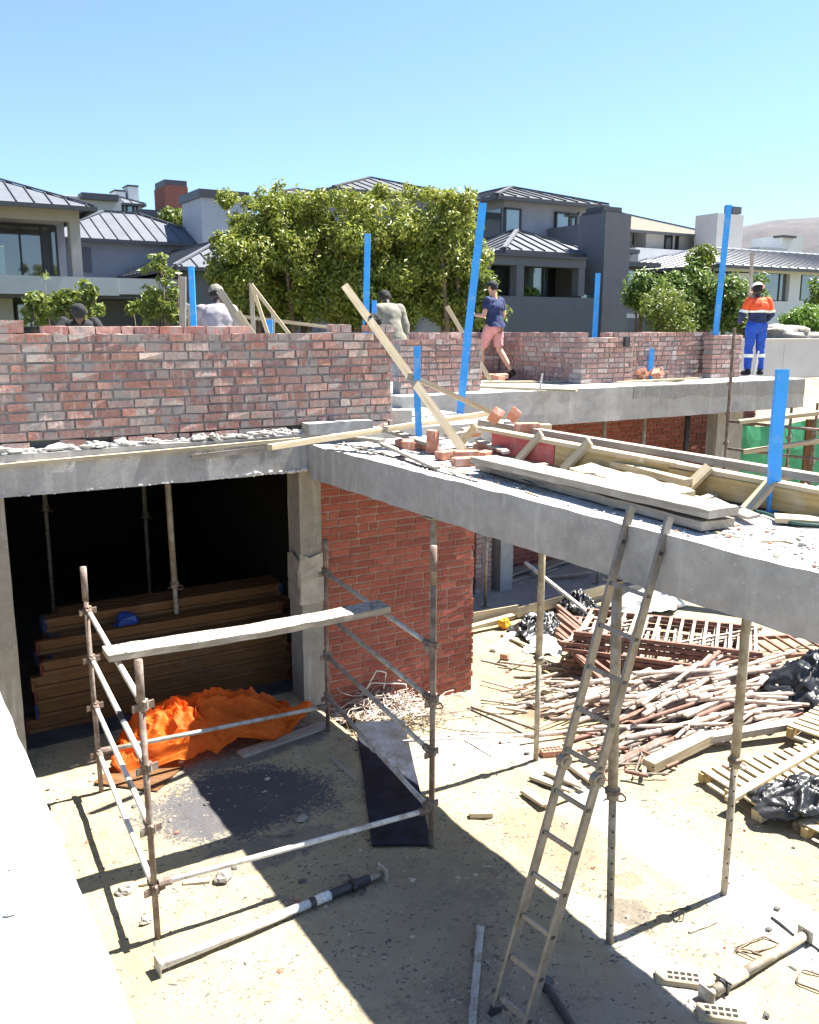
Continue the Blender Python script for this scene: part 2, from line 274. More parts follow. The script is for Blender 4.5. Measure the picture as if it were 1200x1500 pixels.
# ---------------------------------------------------------------- mesh builder
class MB:
    def __init__(s): s.v = []; s.f = []; s.m = []; s.uv = []
    def add(s, vs, fs, mi=0, uvs=None):
        o = len(s.v); s.v += [tuple(v) for v in vs]
        for k, f in enumerate(fs):
            s.f.append(tuple(i+o for i in f)); s.m.append(mi)
            s.uv.append(uvs[k] if uvs else None)
        return s
    def bar(s, p0, p1, w, h, up=(0, 0, 1), mi=0, jit=0.0):
        """rectangular bar from p0 to p1, w across, h along 'up'"""
        p0 = Vector(p0); p1 = Vector(p1); d = p1-p0; L = d.length; d.normalize(); up = Vector(up)
        if abs(d.dot(up)) > 0.99: up = Vector((1, 0, 0))
        sx = d.cross(up).normalized(); sz = sx.cross(d).normalized()
        vs = []
        for p in (p0, p1):
            for a, c in ((-1, -1), (1, -1), (1, 1), (-1, 1)):
                j = Vector((random.uniform(-jit, jit), random.uniform(-jit, jit), random.uniform(-jit, jit)))
                vs.append(p + sx*(a*w/2) + sz*(c*h/2) + j)
        fs = [(0, 1, 5, 4), (1, 2, 6, 5), (2, 3, 7, 6), (3, 0, 4, 7), (3, 2, 1, 0), (4, 5, 6, 7)]
        uv = []
        for q, t in ((0, w), (w, h), (w+h, w), (2*w+h, h)): uv.append(((0, q), (0, q+t), (L, q+t), (L, q)))
        uv.append(((0, 0), (0, w), (h, w), (h, 0))); uv.append(((0, 0), (0, w), (h, w), (h, 0)))
        return s.add(vs, fs, mi, uv)
    def box(s, x0, x1, y0, y1, z0, z1, mi=0, jit=0.0):
        return s.bar((x0, (y0+y1)/2, (z0+z1)/2), (x1, (y0+y1)/2, (z0+z1)/2), abs(y1-y0), abs(z1-z0), (0, 0, 1), mi, jit)
    def tube(s, pts, r, n=8, mi=0, caps=True):
        pts = [Vector(p) for p in pts]; rs = r if isinstance(r, (list, tuple)) else [r]*len(pts)
        vs = []; u = 0; us = []
        ref = None
        for i, p in enumerate(pts):
            d = (pts[min(i+1, len(pts)-1)]-pts[max(i-1, 0)])
            if d.length < 1e-9: d = Vector((0, 0, 1))
            d.normalize()
            if ref is None:
                ref = Vector((0, 0, 1)) if abs(d.z) < 0.9 else Vector((1, 0, 0))
            a = d.cross(ref)
            if a.length < 1e-4: a = d.orthogonal()
            a.normalize(); b = a.cross(d).normalized(); ref = b
            if i: u += (p-pts[i-1]).length
            us.append(u)
            for k in range(n):
                t = 2*math.pi*k/n; vs.append(p + a*(math.cos(t)*rs[i]) + b*(math.sin(t)*rs[i]))
        fs = []; uv = []
        for i in range(len(pts)-1):
            for k in range(n):
                fs.append((i*n+k, i*n+(k+1) % n, (i+1)*n+(k+1) % n, (i+1)*n+k))
                q0, q1 = k*2*math.pi*rs[i]/n, (k+1)*2*math.pi*rs[i]/n
                uv.append(((us[i], q0), (us[i], q1), (us[i+1], q1), (us[i+1], q0)))
        if caps:
            fs.append(tuple(range(n))[::-1]); uv.append([(0, 0)]*n)
            e = (len(pts)-1)*n; fs.append(tuple(range(e, e+n))); uv.append([(0, 0)]*n)
        return s.add(vs, fs, mi, uv)
    def prism(s, poly, d, mi=0):
        """closed polygon (3D points, planar) extruded by vector d"""
        n = len(poly); d = Vector(d); vs = [Vector(p) for p in poly]+[Vector(p)+d for p in poly]
        fs = [tuple(range(n))[::-1], tuple(range(n, 2*n))]+[(i, (i+1) % n, n+(i+1) % n, n+i) for i in range(n)]
        return s.add(vs, fs, mi)
    def blob(s, c, rx, ry, rz, seed=0, amp=0.25, n=8, m=5, mi=0):
        vs = []; rr = random.Random(seed)
        o = Vector((rr.uniform(-50, 50), rr.uniform(-50, 50), 0))
        for i in range(m+1):
            th = math.pi*i/m
            for k in range(n):
                ph = 2*math.pi*k/n; d = Vector((math.sin(th)*math.cos(ph), math.sin(th)*math.sin(ph), math.cos(th)))
                f = 1+amp*2*(mnoise.noise(d*1.6+o))
                vs.append(Vector(c)+Vector((d.x*rx*f, d.y*ry*f, d.z*rz*f)))
        fs = []
        for i in range(m):
            for k in range(n): fs.append((i*n+k, (i+1)*n+k, (i+1)*n+(k+1) % n, i*n+(k+1) % n))
        return s.add(vs, fs, mi)
    def build(s, name, mats, parent=None, smooth=False, at=None):
        vs = np.array([tuple(v) for v in s.v], dtype=float)
        if parent is not None: org = Vector(parent['_o'])
        elif at is not None: org = Vector(at)
        else:
            lo = vs.min(0); hi = vs.max(0); org = Vector(((lo[0]+hi[0])/2, (lo[1]+hi[1])/2, lo[2]))
        vs = vs - np.array(org)
        me = bpy.data.meshes.new(name); me.from_pydata(vs.tolist(), [], s.f)
        if not isinstance(mats, (list, tuple)): mats = [mats]
        for m in mats: me.materials.append(m)
        me.polygons.foreach_set('material_index', s.m)
        uvl = me.uv_layers.new(name='UVMap'); flat = []
        for f, u in zip(s.f, s.uv):
            if u is None:
                p = [Vector(s.v[i]) for i in f]
                nrm = (p[1]-p[0]).cross(p[2]-p[0]); ax = max(range(3), key=lambda i: abs(nrm[i]))
                i0, i1 = [(1, 2), (0, 2), (0, 1)][ax]
                u = [(q[i0], q[i1]) for q in p]
            for q in u: flat += [q[0], q[1]]
        uvl.data.foreach_set('uv', flat)
        if smooth: me.polygons.foreach_set('use_smooth', [True]*len(s.f))
        me.update(); ob = bpy.data.objects.new(name, me); COL.objects.link(ob)
        if parent is not None:
            ob.parent = parent
            if parent.type != 'EMPTY': ob.location = Vector((0, 0, 0))
            ob['_o'] = parent['_o']
        else: ob.location = org; ob['_o'] = tuple(org)
        return ob
def tag(o, label=None, cat=None, group=None, kind=None):
    if label: o['label'] = label
    if cat: o['category'] = cat
    if group: o['group'] = group
    if kind: o['kind'] = kind
    return o
def thing(name, label, cat, at, group=None):
    o = bpy.data.objects.new(name, None); COL.objects.link(o); o.location = at; o['_o'] = tuple(at); o.empty_display_size = 0.1
    return tag(o, label, cat, group)
def copy_tree(o, parent=None):
    c = o.copy(); COL.objects.link(c)
    if parent is not None: c.parent = parent
    for ch in list(o.children): copy_tree(ch, c)
    return c
def V(*a): return Vector(a)
def lerp(a, b, t): return Vector(a)*(1-t)+Vector(b)*t
# ================================================================ GROUND
def smooth01(t): t = max(0.0, min(1.0, t)); return t*t*(3-2*t)
def ground_h(x, y):
    k = smooth01((x-13.5)/5.0)
    front = smooth01((y-8.5)/8.5)*2.75            # sand bank up to the boundary wall on the right
    back = smooth01((y-17.5)/6.0)*2.5             # gardens behind the building site
    h = k*front + (1-k)*back
    h -= 0.36*smooth01((y-6.2)/1.9)*smooth01((x-3.9)/0.5)*(1-smooth01((y-10.5)/3)*k)   # the yard lies a little lower
    if y > 23: h = 2.5*(1-k)+2.75*k
    u = 0.018*mnoise.noise(Vector((x*0.8, y*0.8, 0)))+0.010*mnoise.noise(Vector((x*2.7, y*2.7, 4)))
    if .2 < x < 9 and 1 < y < 10: u += .010*abs(mnoise.noise(Vector((x*5.5, y*5.5, 2))))+.007*mnoise.noise(Vector((x*11, y*11, 6)))
    return h + (u if (abs(x) < 40 and -5 < y < 40) else 0)
def mat_sand():
    m, nt, b = new_mat('building_sand'); co = coords(nt, 'Position')
    sep = nt.nodes.new('ShaderNodeSeparateXYZ'); nt.links.new(co, sep.inputs[0]); x, y = sep.outputs[0], sep.outputs[1]
    n1 = noise(nt, co, 0.7, 6, .65); n2 = noise(nt, co, 6, 6, .7); n3 = noise(nt, co, 45, 3)
    c = ramp(nt, n1, [(0.3, (0.262, 0.214, 0.128)), (0.5, (0.335, 0.282, 0.178)), (0.7, (0.38, 0.328, 0.215))]).outputs[0]
    c = mix(nt, 0.5, c, ramp(nt, n2, [(0.3, (0.66, 0.63, 0.6)), (0.62, (1, 1, 1))]).outputs[0], 'MULTIPLY')
    def patch(cx, cy, rx, ry, soft, col, amt, nz=1.2, sc=2.0):
        nonlocal c
        dx = math_n(nt, 'POWER', math_n(nt, 'DIVIDE', math_n(nt, 'SUBTRACT', x, cx), rx), 2)
        dy = math_n(nt, 'POWER', math_n(nt, 'DIVIDE', math_n(nt, 'SUBTRACT', y, cy), ry), 2)
        d = math_n(nt, 'SQRT', math_n(nt, 'ADD', math_n(nt, 'ABSOLUTE', dx), math_n(nt, 'ABSOLUTE', dy)))
        nn = math_n(nt, 'MULTIPLY_ADD', noise(nt, co, sc, 5, .7), nz, -nz/2)
        f = ramp(nt, math_n(nt, 'ADD', d, nn), [(1-soft, (1, 1, 1)), (1+soft*.4, (0, 0, 0))]).outputs[0]
        if max(col) < .18:      # dark spills are loose grit: break them into grains
            g = math_n(nt, 'SUBTRACT', math_n(nt, 'MULTIPLY_ADD', f, .75, .16), noise(nt, co, 34, 4, .75))
            f = ramp(nt, math_n(nt, 'MULTIPLY_ADD', g, 3.0, .5), [(.25, (0, 0, 0)), (.75, (1, 1, 1))]).outputs[0]
        c = mix(nt, math_n(nt, 'MULTIPLY', f, amt), c, col)
    for p in PATCHES: patch(*p)
    st = math_n(nt, 'SUBTRACT', math_n(nt, 'MULTIPLY', noise(nt, co, 1.15, 5, .7), 1.0), math_n(nt, 'MULTIPLY', noise(nt, co, 26, 4, .75), .55))
    c = mix(nt, math_n(nt, 'MULTIPLY', ramp(nt, st, [(.27, (0, 0, 0)), (.36, (1, 1, 1))]).outputs[0], .55), c, (0.13, 0.118, 0.105))
    # dark specks: trodden-in flakes and debris shadows put into the colour
    v = node(nt, 'ShaderNodeTexVoronoi', Scale=14.0, Randomness=1.0); v.feature = 'F1'
    wob = nt.nodes.new('ShaderNodeVectorMath'); wob.operation = 'ADD'; nt.links.new(coords(nt, 'Position', (1, 1.6, 1)), wob.inputs[0])
    nz = node(nt, 'ShaderNodeTexNoise', Scale=24.0, Detail=3.0); nt.links.new(co, nz.inputs['Vector'])
    sc2 = nt.nodes.new('ShaderNodeVectorMath'); sc2.operation = 'SCALE'; sc2.inputs['Scale'].default_value = .11; nt.links.new(nz.outputs['Color'], sc2.inputs[0]); nt.links.new(sc2.outputs[0], wob.inputs[1])
    nt.links.new(wob.outputs[0], v.inputs['Vector'])
    dens = math_n(nt, 'MULTIPLY_ADD', noise(nt, co, 1.3, 4), 0.66, -0.12)
    spk = math_n(nt, 'LESS_THAN', v.outputs['Distance'], math_n(nt, 'MULTIPLY', dens, 0.9))
    near = math_n(nt, 'LESS_THAN', math_n(nt, 'ADD', y, math_n(nt, 'MULTIPLY', x, 0.2)), 11.0)
    c = mix(nt, math_n(nt, 'MULTIPLY', math_n(nt, 'MULTIPLY', spk, near), 0.8), c, (0.07, 0.065, 0.066))
    # scrubby garden soil further off
    gf = ramp(nt, y, [(0.0, (0, 0, 0)), (1.0, (0, 0, 0))])
    far = math_n(nt, 'GREATER_THAN', y, 19.0)
    c = mix(nt, far, c, ramp(nt, n2, [(0.35, (0.05, 0.07, 0.02)), (0.65, (0.12, 0.11, 0.05))]).outputs[0])
    nt.links.new(c, b.inputs['Base Color']); b.inputs['Roughness'].default_value = 0.95; b.inputs['Specular IOR Level'].default_value = 0.2
    h = math_n(nt, 'ADD', math_n(nt, 'MULTIPLY', n2, .6), math_n(nt, 'MULTIPLY', n3, .4)); h = math_n(nt, 'ADD', h, math_n(nt, 'MULTIPLY', noise(nt, co, 2.4, 4, .55), 1.8)); bump(nt, b, h, 0.75, 0.04)
    return m
PATCHES = [
    # cx, cy, rx, ry, softness, colour, amount, raggedness, raggedness scale
    (5.18, 3.9, 0.32, 2.6, 0.35, (0.50, 0.49, 0.465), 0.9, 0.5, 1.6),     # spilt cement in a band under the outer slab edge
    (5.0, 7.1, 0.9, 0.9, 0.6, (0.46, 0.45, 0.42), 0.75, 0.9, 1.6),
    (4.05, 3.2, 0.22, 1.5, 0.5, (0.42, 0.41, 0.38), 0.6, 0.9, 2.0),
    (2.5, 7.0, 1.25, 0.85, 0.75, (0.055, 0.058, 0.075), 0.9, 1.0, 1.3),   # dark grit spill
    (2.9, 7.9, 1.2, 0.4, 0.5, (0.08, 0.08, 0.09), 0.7, 1.0, 1.6),
    (2.4, 6.15, 0.9, 0.28, 0.5, (0.10, 0.10, 0.11), 0.5, 1.0, 2.0),
    (4.45, 5.08, 0.34, 0.62, 0.22, (0.32, 0.185, 0.115), 0.8, 0.3, 2.5),  # brick dust
    (4.32, 4.06, 0.24, 0.2, 0.6, (0.12, 0.105, 0.09), 0.85, 0.6, 5),
    (4.6, 4.35, 0.18, 0.14, 0.6, (0.15, 0.13, 0.10), 0.7, 0.8, 6),
    (3.2, 3.3, 1.0, 1.0, 0.6, (0.24, 0.23, 0.22), 0.6, 1.0, 1.6),
    (8.2, 7.3, 2.4, 2.4, 0.6, (0.36, 0.25, 0.16), 0.5, 0.9, 1.0),
    (7.7, 6.5, 1.5, 0.9, 0.4, (0.12, 0.07, 0.045), 0.85, 0.7, 1.4),
    (6.7, 7.6, 0.7, 0.7, 0.5, (0.14, 0.085, 0.055), 0.7, 0.9, 1.6),
    (2.9, 4.6, 1.1, 1.5, 0.6, (0.19, 0.17, 0.14), 0.5, 1.1, 1.5),
    (1.6, 4.2, 0.5, 0.9, 0.6, (0.27, 0.22, 0.15), 0.5, 0.9, 1.6),
]
gx = np.unique(np.concatenate([np.linspace(-3, 20, 116), np.linspace(.3, 6.5, 110), np.linspace(-60, 70, 40), [-4000, -1500, -500, -150, 150, 500, 1500, 4000]]))
gy = np.unique(np.concatenate([np.linspace(-1, 24, 126), np.linspace(1.6, 9.2, 130), np.linspace(-20, 80, 36), [-1500, -200, 150, 400, 1200, 4500]]))
mb = MB(); nx, ny = len(gx), len(gy)
mb.v = [(x, y, ground_h(x, y)) for y in gy for x in gx]
for j in range(ny-1):
    for i in range(nx-1): mb.f.append((j*nx+i, j*nx+i+1, (j+1)*nx+i+1, (j+1)*nx+i)); mb.m.append(0); mb.uv.append(None)
tag(mb.build('ground', mat_sand(), smooth=True, at=(0, 0, 0)), kind='structure')
# ground floor slab of the unfinished rooms beyond the yard
def mat_floor():
    return mat_concrete('site_floor_concrete', (0.30, 0.29, 0.28), 0.25, 0.3)
M['floor'] = mat_floor()
mb = MB(); mb.box(6.15, 15.2, 10.62, 17.0, -0.6, -0.2); tag(mb.build('floor_slab', M['floor']), kind='structure')
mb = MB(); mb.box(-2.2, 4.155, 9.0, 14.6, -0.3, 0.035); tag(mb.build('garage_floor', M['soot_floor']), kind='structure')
# distant hill
hv = []; hf = []; nseg = 90
for j in range(7):
    for i in range(nseg+1):
        t = i/nseg; ang = math.radians(36+46*t); R = 1500+130*j
        prof = (128+84*smooth01((t-0.10)/0.32))*(1+.03*math.sin(t*9))+7*mnoise.noise(Vector((t*14, j*.7, 1)))
        z = prof*math.sin(math.pi*min(j, 3)/6) if j <= 3 else prof*(1+0.02*(j-3))
        hv.append((math.sin(ang)*R, math.cos(ang)*R, z))
for j in range(6):
    for i in range(nseg): hf.append((j*(nseg+1)+i, j*(nseg+1)+i+1, (j+1)*(nseg+1)+i+1, (j+1)*(nseg+1)+i))
def mat_hill():
    m, nt, b = new_mat('dry_hillside'); co = coords(nt, 'Position')
    n = noise(nt, coords(nt, 'Position', (1, 1, 3)), 0.012, 7, .65); n2 = noise(nt, co, 0.08, 5, .7)
    c = ramp(nt, n, [(0.32, (0.062, 0.06, 0.066)), (0.5, (0.085, 0.082, 0.088)), (0.68, (0.115, 0.108, 0.11))]).outputs[0]
    c = mix(nt, .5, c, ramp(nt, n2, [(0.35, (0.6, 0.6, 0.62)), (0.6, (1, 1, 1))]).outputs[0], 'MULTIPLY')
    nt.links.new(c, b.inputs['Base Color']); b.inputs['Roughness'].default_value = 1; return m
HILLV, HILLF = hv, hf
mb = MB(); mb.add(hv, hf); tag(mb.build('hill', mat_hill(), smooth=True), kind='structure')

# ================================================================ CONCRETE FRAME
def rough_edge_block(x0, x1, y0, y1, z0, z1, seg=0.12, amp=0.012, seed=1):
    """box whose faces are gridded and slightly wavy, like site-cast concrete"""
    bm = bmesh.new()
    vs = [bm.verts.new(p) for p in ((x0, y0, z0), (x1, y0, z0), (x1, y1, z0), (x0, y1, z0), (x0, y0, z1), (x1, y0, z1), (x1, y1, z1), (x0, y1, z1))]
    for f in ((3, 2, 1, 0), (4, 5, 6, 7), (0, 1, 5, 4), (1, 2, 6, 5), (2, 3, 7, 6), (3, 0, 4, 7)): bm.faces.new([vs[i] for i in f])
    for ax, L in ((0, x1-x0), (1, y1-y0), (2, z1-z0)):
        n = int(L/seg)
        if n < 1: continue
        for k in range(1, n+1):
            c = Vector((x0, y0, z0)); c[ax] += L*k/(n+1); nn = Vector((0, 0, 0)); nn[ax] = 1
            bmesh.ops.bisect_plane(bm, geom=bm.verts[:]+bm.edges[:]+bm.faces[:], plane_co=c, plane_no=nn)
    for v in bm.verts:
        p = v.co.copy(); q = p*3.1+Vector((seed*17, 0, 0)); q2 = p*9+Vector((0, seed*5, 0))
        v.co += Vector((mnoise.noise(q), mnoise.noise(q+Vector((9, 9, 9))), mnoise.noise(q-Vector((7, 3, 5)))))*amp
        e = (abs(p.x-x0) < 1e-4 or abs(p.x-x1) < 1e-4)+(abs(p.y-y0) < 1e-4 or abs(p.y-y1) < 1e-4)+(abs(p.z-z0) < 1e-4 or abs(p.z-z1) < 1e-4)
        if e >= 2: v.co += Vector((mnoise.noise(q2), mnoise.noise(q2+Vector((3, 1, 2))), mnoise.noise(q2-Vector((2, 8, 1)))))*amp*1.1
    mb = MB(); bm.verts.index_update(); mb.v = [tuple(v.co) for v in bm.verts]
    for f in bm.faces:
        mi = 1 if f.normal.z > 0.7 else 0
        mb.f.append(tuple(v.index for v in f.verts)); mb.m.append(mi); mb.uv.append(None)
    bm.free(); return mb
def lumps(mb, path, n, r, seed, mi=0, spread=(0.03, 0.03, 0.02)):
    rr = random.Random(seed)
    for k in range(n):
        t = rr.random()*(len(path)-1); i = min(int(t), len(path)-2); p = lerp(path[i], path[i+1], t-i)
        s = r*rr.uniform(0.4, 1.4)
        mb.blob(p+Vector((rr.uniform(-1, 1)*spread[0], rr.uniform(-1, 1)*spread[1], rr.uniform(-.3, 1)*spread[2])), s*rr.uniform(.8, 1.7), s*rr.uniform(.8, 1.4), s*rr.uniform(.5, .9), rr.random()*1e4, .3, 6, 4, mi)
CT = [M['concrete'], M['concrete_top']]
garage_slab = rough_edge_block(-3.0, 6.6, 8.4, 14.6, 2.65, 3.03, .2, .009, 1).build('concrete_slab', CT)
tag(garage_slab, 'long grey concrete slab edge over the dark garage opening, under the weathered brick wall', 'slab')
mb = MB(); lumps(mb, [(-.2, 8.4, 2.655), (3.9, 8.4, 2.655)], 60, .012, 5, 0, (.05, .01, .008)); lumps(mb, [(2.9, 8.39, 2.66), (3.9, 8.39, 2.67)], 30, .022, 6, 0, (.05, .012, .012))
mb.build('cement_drip', M['concrete_white'], garage_slab)
strip_slab = rough_edge_block(3.9, 5.42, -1.5, 8.395, 2.58, 2.93, .13, .008, 2).build('concrete_slab', CT)
tag(strip_slab, 'grey concrete beam slab held up by steel props in the foreground, with the ladder leaning on it', 'slab')
mb = MB()
lumps(mb, [(3.98, .5, 2.93), (4.02, 8.2, 2.93)], 160, .006, 7, 0, (.07, .1, .004)); lumps(mb, [(4.25, 1.5, 2.93), (4.3, 8.2, 2.93)], 90, .007, 8, 0, (.2, .1, .004))
mb.build('cement_crumb', M['concrete_top'], strip_slab)
back_slab = rough_edge_block(6.3, 15.0, 10.5, 17.0, 2.66, 3.19, .25, .007, 3).build('concrete_slab', CT)
tag(back_slab, 'pale concrete slab edge at the far side of the yard, where the worker in blue and orange stands', 'slab')
x0 = FY(930, 560, 10.48).x
mb = MB(); # darker upper band on the right half of the far beam
z1 = 3.178; pts_up = [(x0+(14.985-x0)*k/14, 10.487, z1) for k in range(15)]
pts_lo = [(x0+(14.985-x0)*k/14, 10.487, 2.99+0.03*math.sin(k*1.7)+.012*(k % 3)-.006*k) for k in range(15)]
mb.prism(pts_lo+pts_up[::-1], (0, 0.06, 0)); mb.build('damp_render', M['concrete_dark'], back_slab)
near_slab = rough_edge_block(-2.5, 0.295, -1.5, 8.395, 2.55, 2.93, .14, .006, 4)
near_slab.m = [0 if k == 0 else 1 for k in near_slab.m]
near_slab = near_slab.build('concrete_slab', [M['concrete'], M['concrete_white']])  # sun glare on the slab top put into a paler concrete colour
tag(near_slab, 'glaring white concrete slab top nearest the viewer, with scattered grey chips', 'slab')
mb = MB(); rr = random.Random(3)
for k in range(120):
    x = rr.uniform(-.6, .27); y = rr.uniform(1.0, 3.6); s = rr.uniform(.002, .009)
    mb.blob((x, y, 2.931), s*1.6, s, s*.6, k, .3, 6, 4)
mb.build('grit', M['concrete'], near_slab)

# ---------------------------------------------------------------- columns
def column(name, label, x0, x1, y0, y1, z0, z1, mat, seed):
    o = rough_edge_block(x0, x1, y0, y1, z0, z1, .2, .006, seed).build(name, [mat, mat]); return tag(o, label, 'column')
cc = column('concrete_column', 'warm grey plastered column at the corner of the garage, with a torn bag of plastic tied round it', 3.89, 4.14, 8.62, 8.93, -.4, 2.648, M['plaster'], 11)
mb = MB(); rr = random.Random(9)   # plastic wrap bound round the column
ring = [(3.878, 8.93), (3.878, 8.78), (3.876, 8.64), (3.885, 8.608), (3.98, 8.604), (4.08, 8.604), (4.147, 8.608)]
n = 9
for j in range(n+1):
    for i, (px, py) in enumerate(ring):
        w = mnoise.noise(Vector((i*1.3, j*.9, 2)))
        mb.v.append((px-(.012+abs(w)*.025 if px < 3.95 else 0), py-.008-abs(w)*.02, 1.15+.55*j/n+.09*mnoise.noise(Vector((i*.8, 7, j*.2)))))
for j in range(n):
    for i in range(len(ring)-1):
        a = j*len(ring)+i; mb.f.append((a, a+1, a+1+len(ring), a+len(ring))); mb.m.append(0); mb.uv.append(None)
wrap = mb.build('plastic_wrap', mat_plain('clear_dusty_plastic', (0.31, 0.285, 0.25), 0.35, var=.2), cc)
lc = column('concrete_column', 'warm grey column at the left edge of the dark garage opening', .62, 0.99, 8.43, 9.0, -.05, 2.648, M['plaster'], 12)

# ---------------------------------------------------------------- brick walls
def brick_wall(name, label, x0, y0, length, z0, courses, depth, axis='x', mats=('brick', 'mortar'), ch=.0848, half=.3, seed=1, rough=.004, gaps=(), ragged=0):
    """axis 'x': face towards -Y at y0, runs along +X; axis 'y': face towards -X at x0, runs along +Y"""
    rr = random.Random(seed); mb = MB(); j = .019
    def put(a0, a1, d0, d1, c0, c1, mi, jit=0.0):
        if axis == 'x': mb.box(x0+a0, x0+a1, y0+d0, y0+d1, c0, c1, mi, jit)
        else: mb.box(x0+d0, x0+d1, y0+a0, y0+a1, c0, c1, mi, jit)
    put(.012, length-.012, .015 if rough > .003 else .009, depth-.015, z0+(ch if gaps else 0), z0+courses*ch-.012, 1)
    if gaps: put(.012, length-.012, .13, depth-.01, z0, z0+ch, 1)
    for c in range(courses):
        a = -(.115 if c % 2 else 0)+rr.uniform(-.02, .02); zc = z0+c*ch
        while a < length:
            L = (.108 if rr.random() < half else .222)+rr.uniform(-.012, .012)*(rough > .003)
            b0, b1 = max(a, 0), min(a+L, length)
            if b1-b0 > .03 and not (c == 0 and any(g0 < (b0+b1)/2 < g1 for g0, g1 in gaps)) and not (c >= courses-ragged and rr.random() < .35):
                o = rr.uniform(-rough, rough); dz = rr.uniform(-.002, .002)
                put(b0, b1, o, depth-o, zc+j/2+dz, zc+ch-j/2+dz, 0, .0055 if rough > .003 else .003)
            a += L+j
    o = mb.build(name, [M[mats[0]], M[mats[1]]]); return tag(o, label, 'brick wall')
W1X = -1.2
big_wall = brick_wall('brick_wall', 'long weathered brick wall on the slab over the garage, smeared with grey mortar', W1X, 8.5, 4.97-W1X, 3.035, 12, .20, half=.3, seed=21, rough=.006, ch=.0852,
    gaps=[(2.42, 2.66), (3.0, 3.2), (4.05, 4.25), (5.55, 5.75), (5.0, 5.2)])
mb = MB(); rr = random.Random(4)     # inner leaf, one course higher
a = FY(60, 478, 8.74).x; b = FY(345, 478, 8.74).x
while a < b:
    L = rr.choice([.222, .222, .108]); mb.box(a, a+L, 8.70, 8.81, 4.035, 4.118, 0, .004); a += L+.012
a = FY(480, 480, 8.66).x
for L in (.10, .12): mb.box(a, a+L, 8.56, 8.68, 4.06, 4.14, 0, .004); a += L+.01
a = FY(530, 480, 8.66).x; mb.box(a, a+.21, 8.52, 8.66, 4.06, 4.138, 0, .003); a += .22; mb.box(a, a+.10, 8.52, 8.66, 4.06, 4.138, 0, .003)
mb.box(FY(-60, 480, 8.6).x, FY(33, 480, 8.6).x, 8.52, 8.70, 4.06, 4.17, 0, .004)
mb.box(FY(-60, 480, 8.6).x, 4.3, 8.705, 8.80, 3.04, 4.034, 1)
mb.build('upper_course', [M['brick'], M['mortar']], big_wall)
mb = MB(); rr = random.Random(31)
for k in range(230):     # squeezed-out mortar: flattened ragged clots, patchy along the wall foot
    x = rr.uniform(-.2, 4.9); dn = mnoise.noise(Vector((x*2.2, 3, 0)))
    if rr.uniform(-.55, .5) > dn: continue
    s_ = rr.uniform(.012, .045)*(1.5 if rr.random() < .12 else 1); mb.blob((x, 8.47-rr.uniform(0, .055), 3.035+s_*.3+rr.uniform(0, .05)*(rr.random()**2)), s_*rr.uniform(1, 2.6), s_*rr.uniform(.5, 1), s_*rr.uniform(.5, 1.0), k*3.7, .5, 9, 6, rr.choice([0, 0, 1]))
n = 90
for k in range(n):       # the uneven mortar fillet itself
    x0 = -.25+5.1*k/n; h = .028+.03*mnoise.noise(Vector((k*.37, 0, 5))); mb.bar((x0, 8.485, 3.03+h*.4), (x0+5.15/n, 8.485+.012*mnoise.noise(Vector((k*.9, 2, 2))), 3.03+h*.4), .05+.05*abs(mnoise.noise(Vector((k*.6, 9, 1)))), max(.02, h), (0, 0, 1), k % 2, .008)
mb.build('mortar_spill', [M['concrete_top'], M['concrete']], big_wall, smooth=False)
lint = rough_edge_block(3.87, 4.62, 8.30, 8.47, 3.035, 3.15, .1, .006, 41).build('concrete_lintel', [M['concrete'], M['concrete_top']])
tag(lint, 'short concrete lintel block lying against the foot of the weathered brick wall', 'lintel')
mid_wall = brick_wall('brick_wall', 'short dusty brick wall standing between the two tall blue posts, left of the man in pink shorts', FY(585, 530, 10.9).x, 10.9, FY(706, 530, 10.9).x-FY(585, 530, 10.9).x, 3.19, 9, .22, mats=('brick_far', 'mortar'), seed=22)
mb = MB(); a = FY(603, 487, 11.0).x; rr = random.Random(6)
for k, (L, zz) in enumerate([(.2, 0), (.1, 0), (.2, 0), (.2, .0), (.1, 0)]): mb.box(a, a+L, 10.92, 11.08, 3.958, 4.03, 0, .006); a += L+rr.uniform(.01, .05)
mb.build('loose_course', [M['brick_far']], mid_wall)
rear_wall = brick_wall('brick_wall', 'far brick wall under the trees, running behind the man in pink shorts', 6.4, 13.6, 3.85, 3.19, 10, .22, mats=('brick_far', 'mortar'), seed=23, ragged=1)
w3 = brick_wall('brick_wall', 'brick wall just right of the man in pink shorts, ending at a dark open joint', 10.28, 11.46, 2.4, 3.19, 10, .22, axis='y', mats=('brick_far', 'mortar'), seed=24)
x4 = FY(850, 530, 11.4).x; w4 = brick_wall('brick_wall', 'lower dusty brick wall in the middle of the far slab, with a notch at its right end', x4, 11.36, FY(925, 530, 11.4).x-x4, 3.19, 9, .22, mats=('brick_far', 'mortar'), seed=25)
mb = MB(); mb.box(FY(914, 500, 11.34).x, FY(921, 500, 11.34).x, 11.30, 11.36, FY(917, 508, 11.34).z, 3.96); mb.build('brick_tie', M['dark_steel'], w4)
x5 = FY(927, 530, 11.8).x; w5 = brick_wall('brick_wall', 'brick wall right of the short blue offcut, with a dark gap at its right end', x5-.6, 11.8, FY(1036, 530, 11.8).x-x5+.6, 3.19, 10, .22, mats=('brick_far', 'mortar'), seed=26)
x6 = FY(1043, 530, 11.45).x; w6 = brick_wall('brick_wall', 'narrow brick pier beside the worker in blue and orange', x6, 11.45, FY(1086, 530, 11.45).x-x6, 3.19, 9, .22, mats=('brick_far', 'mortar'), seed=27, ch=.088)
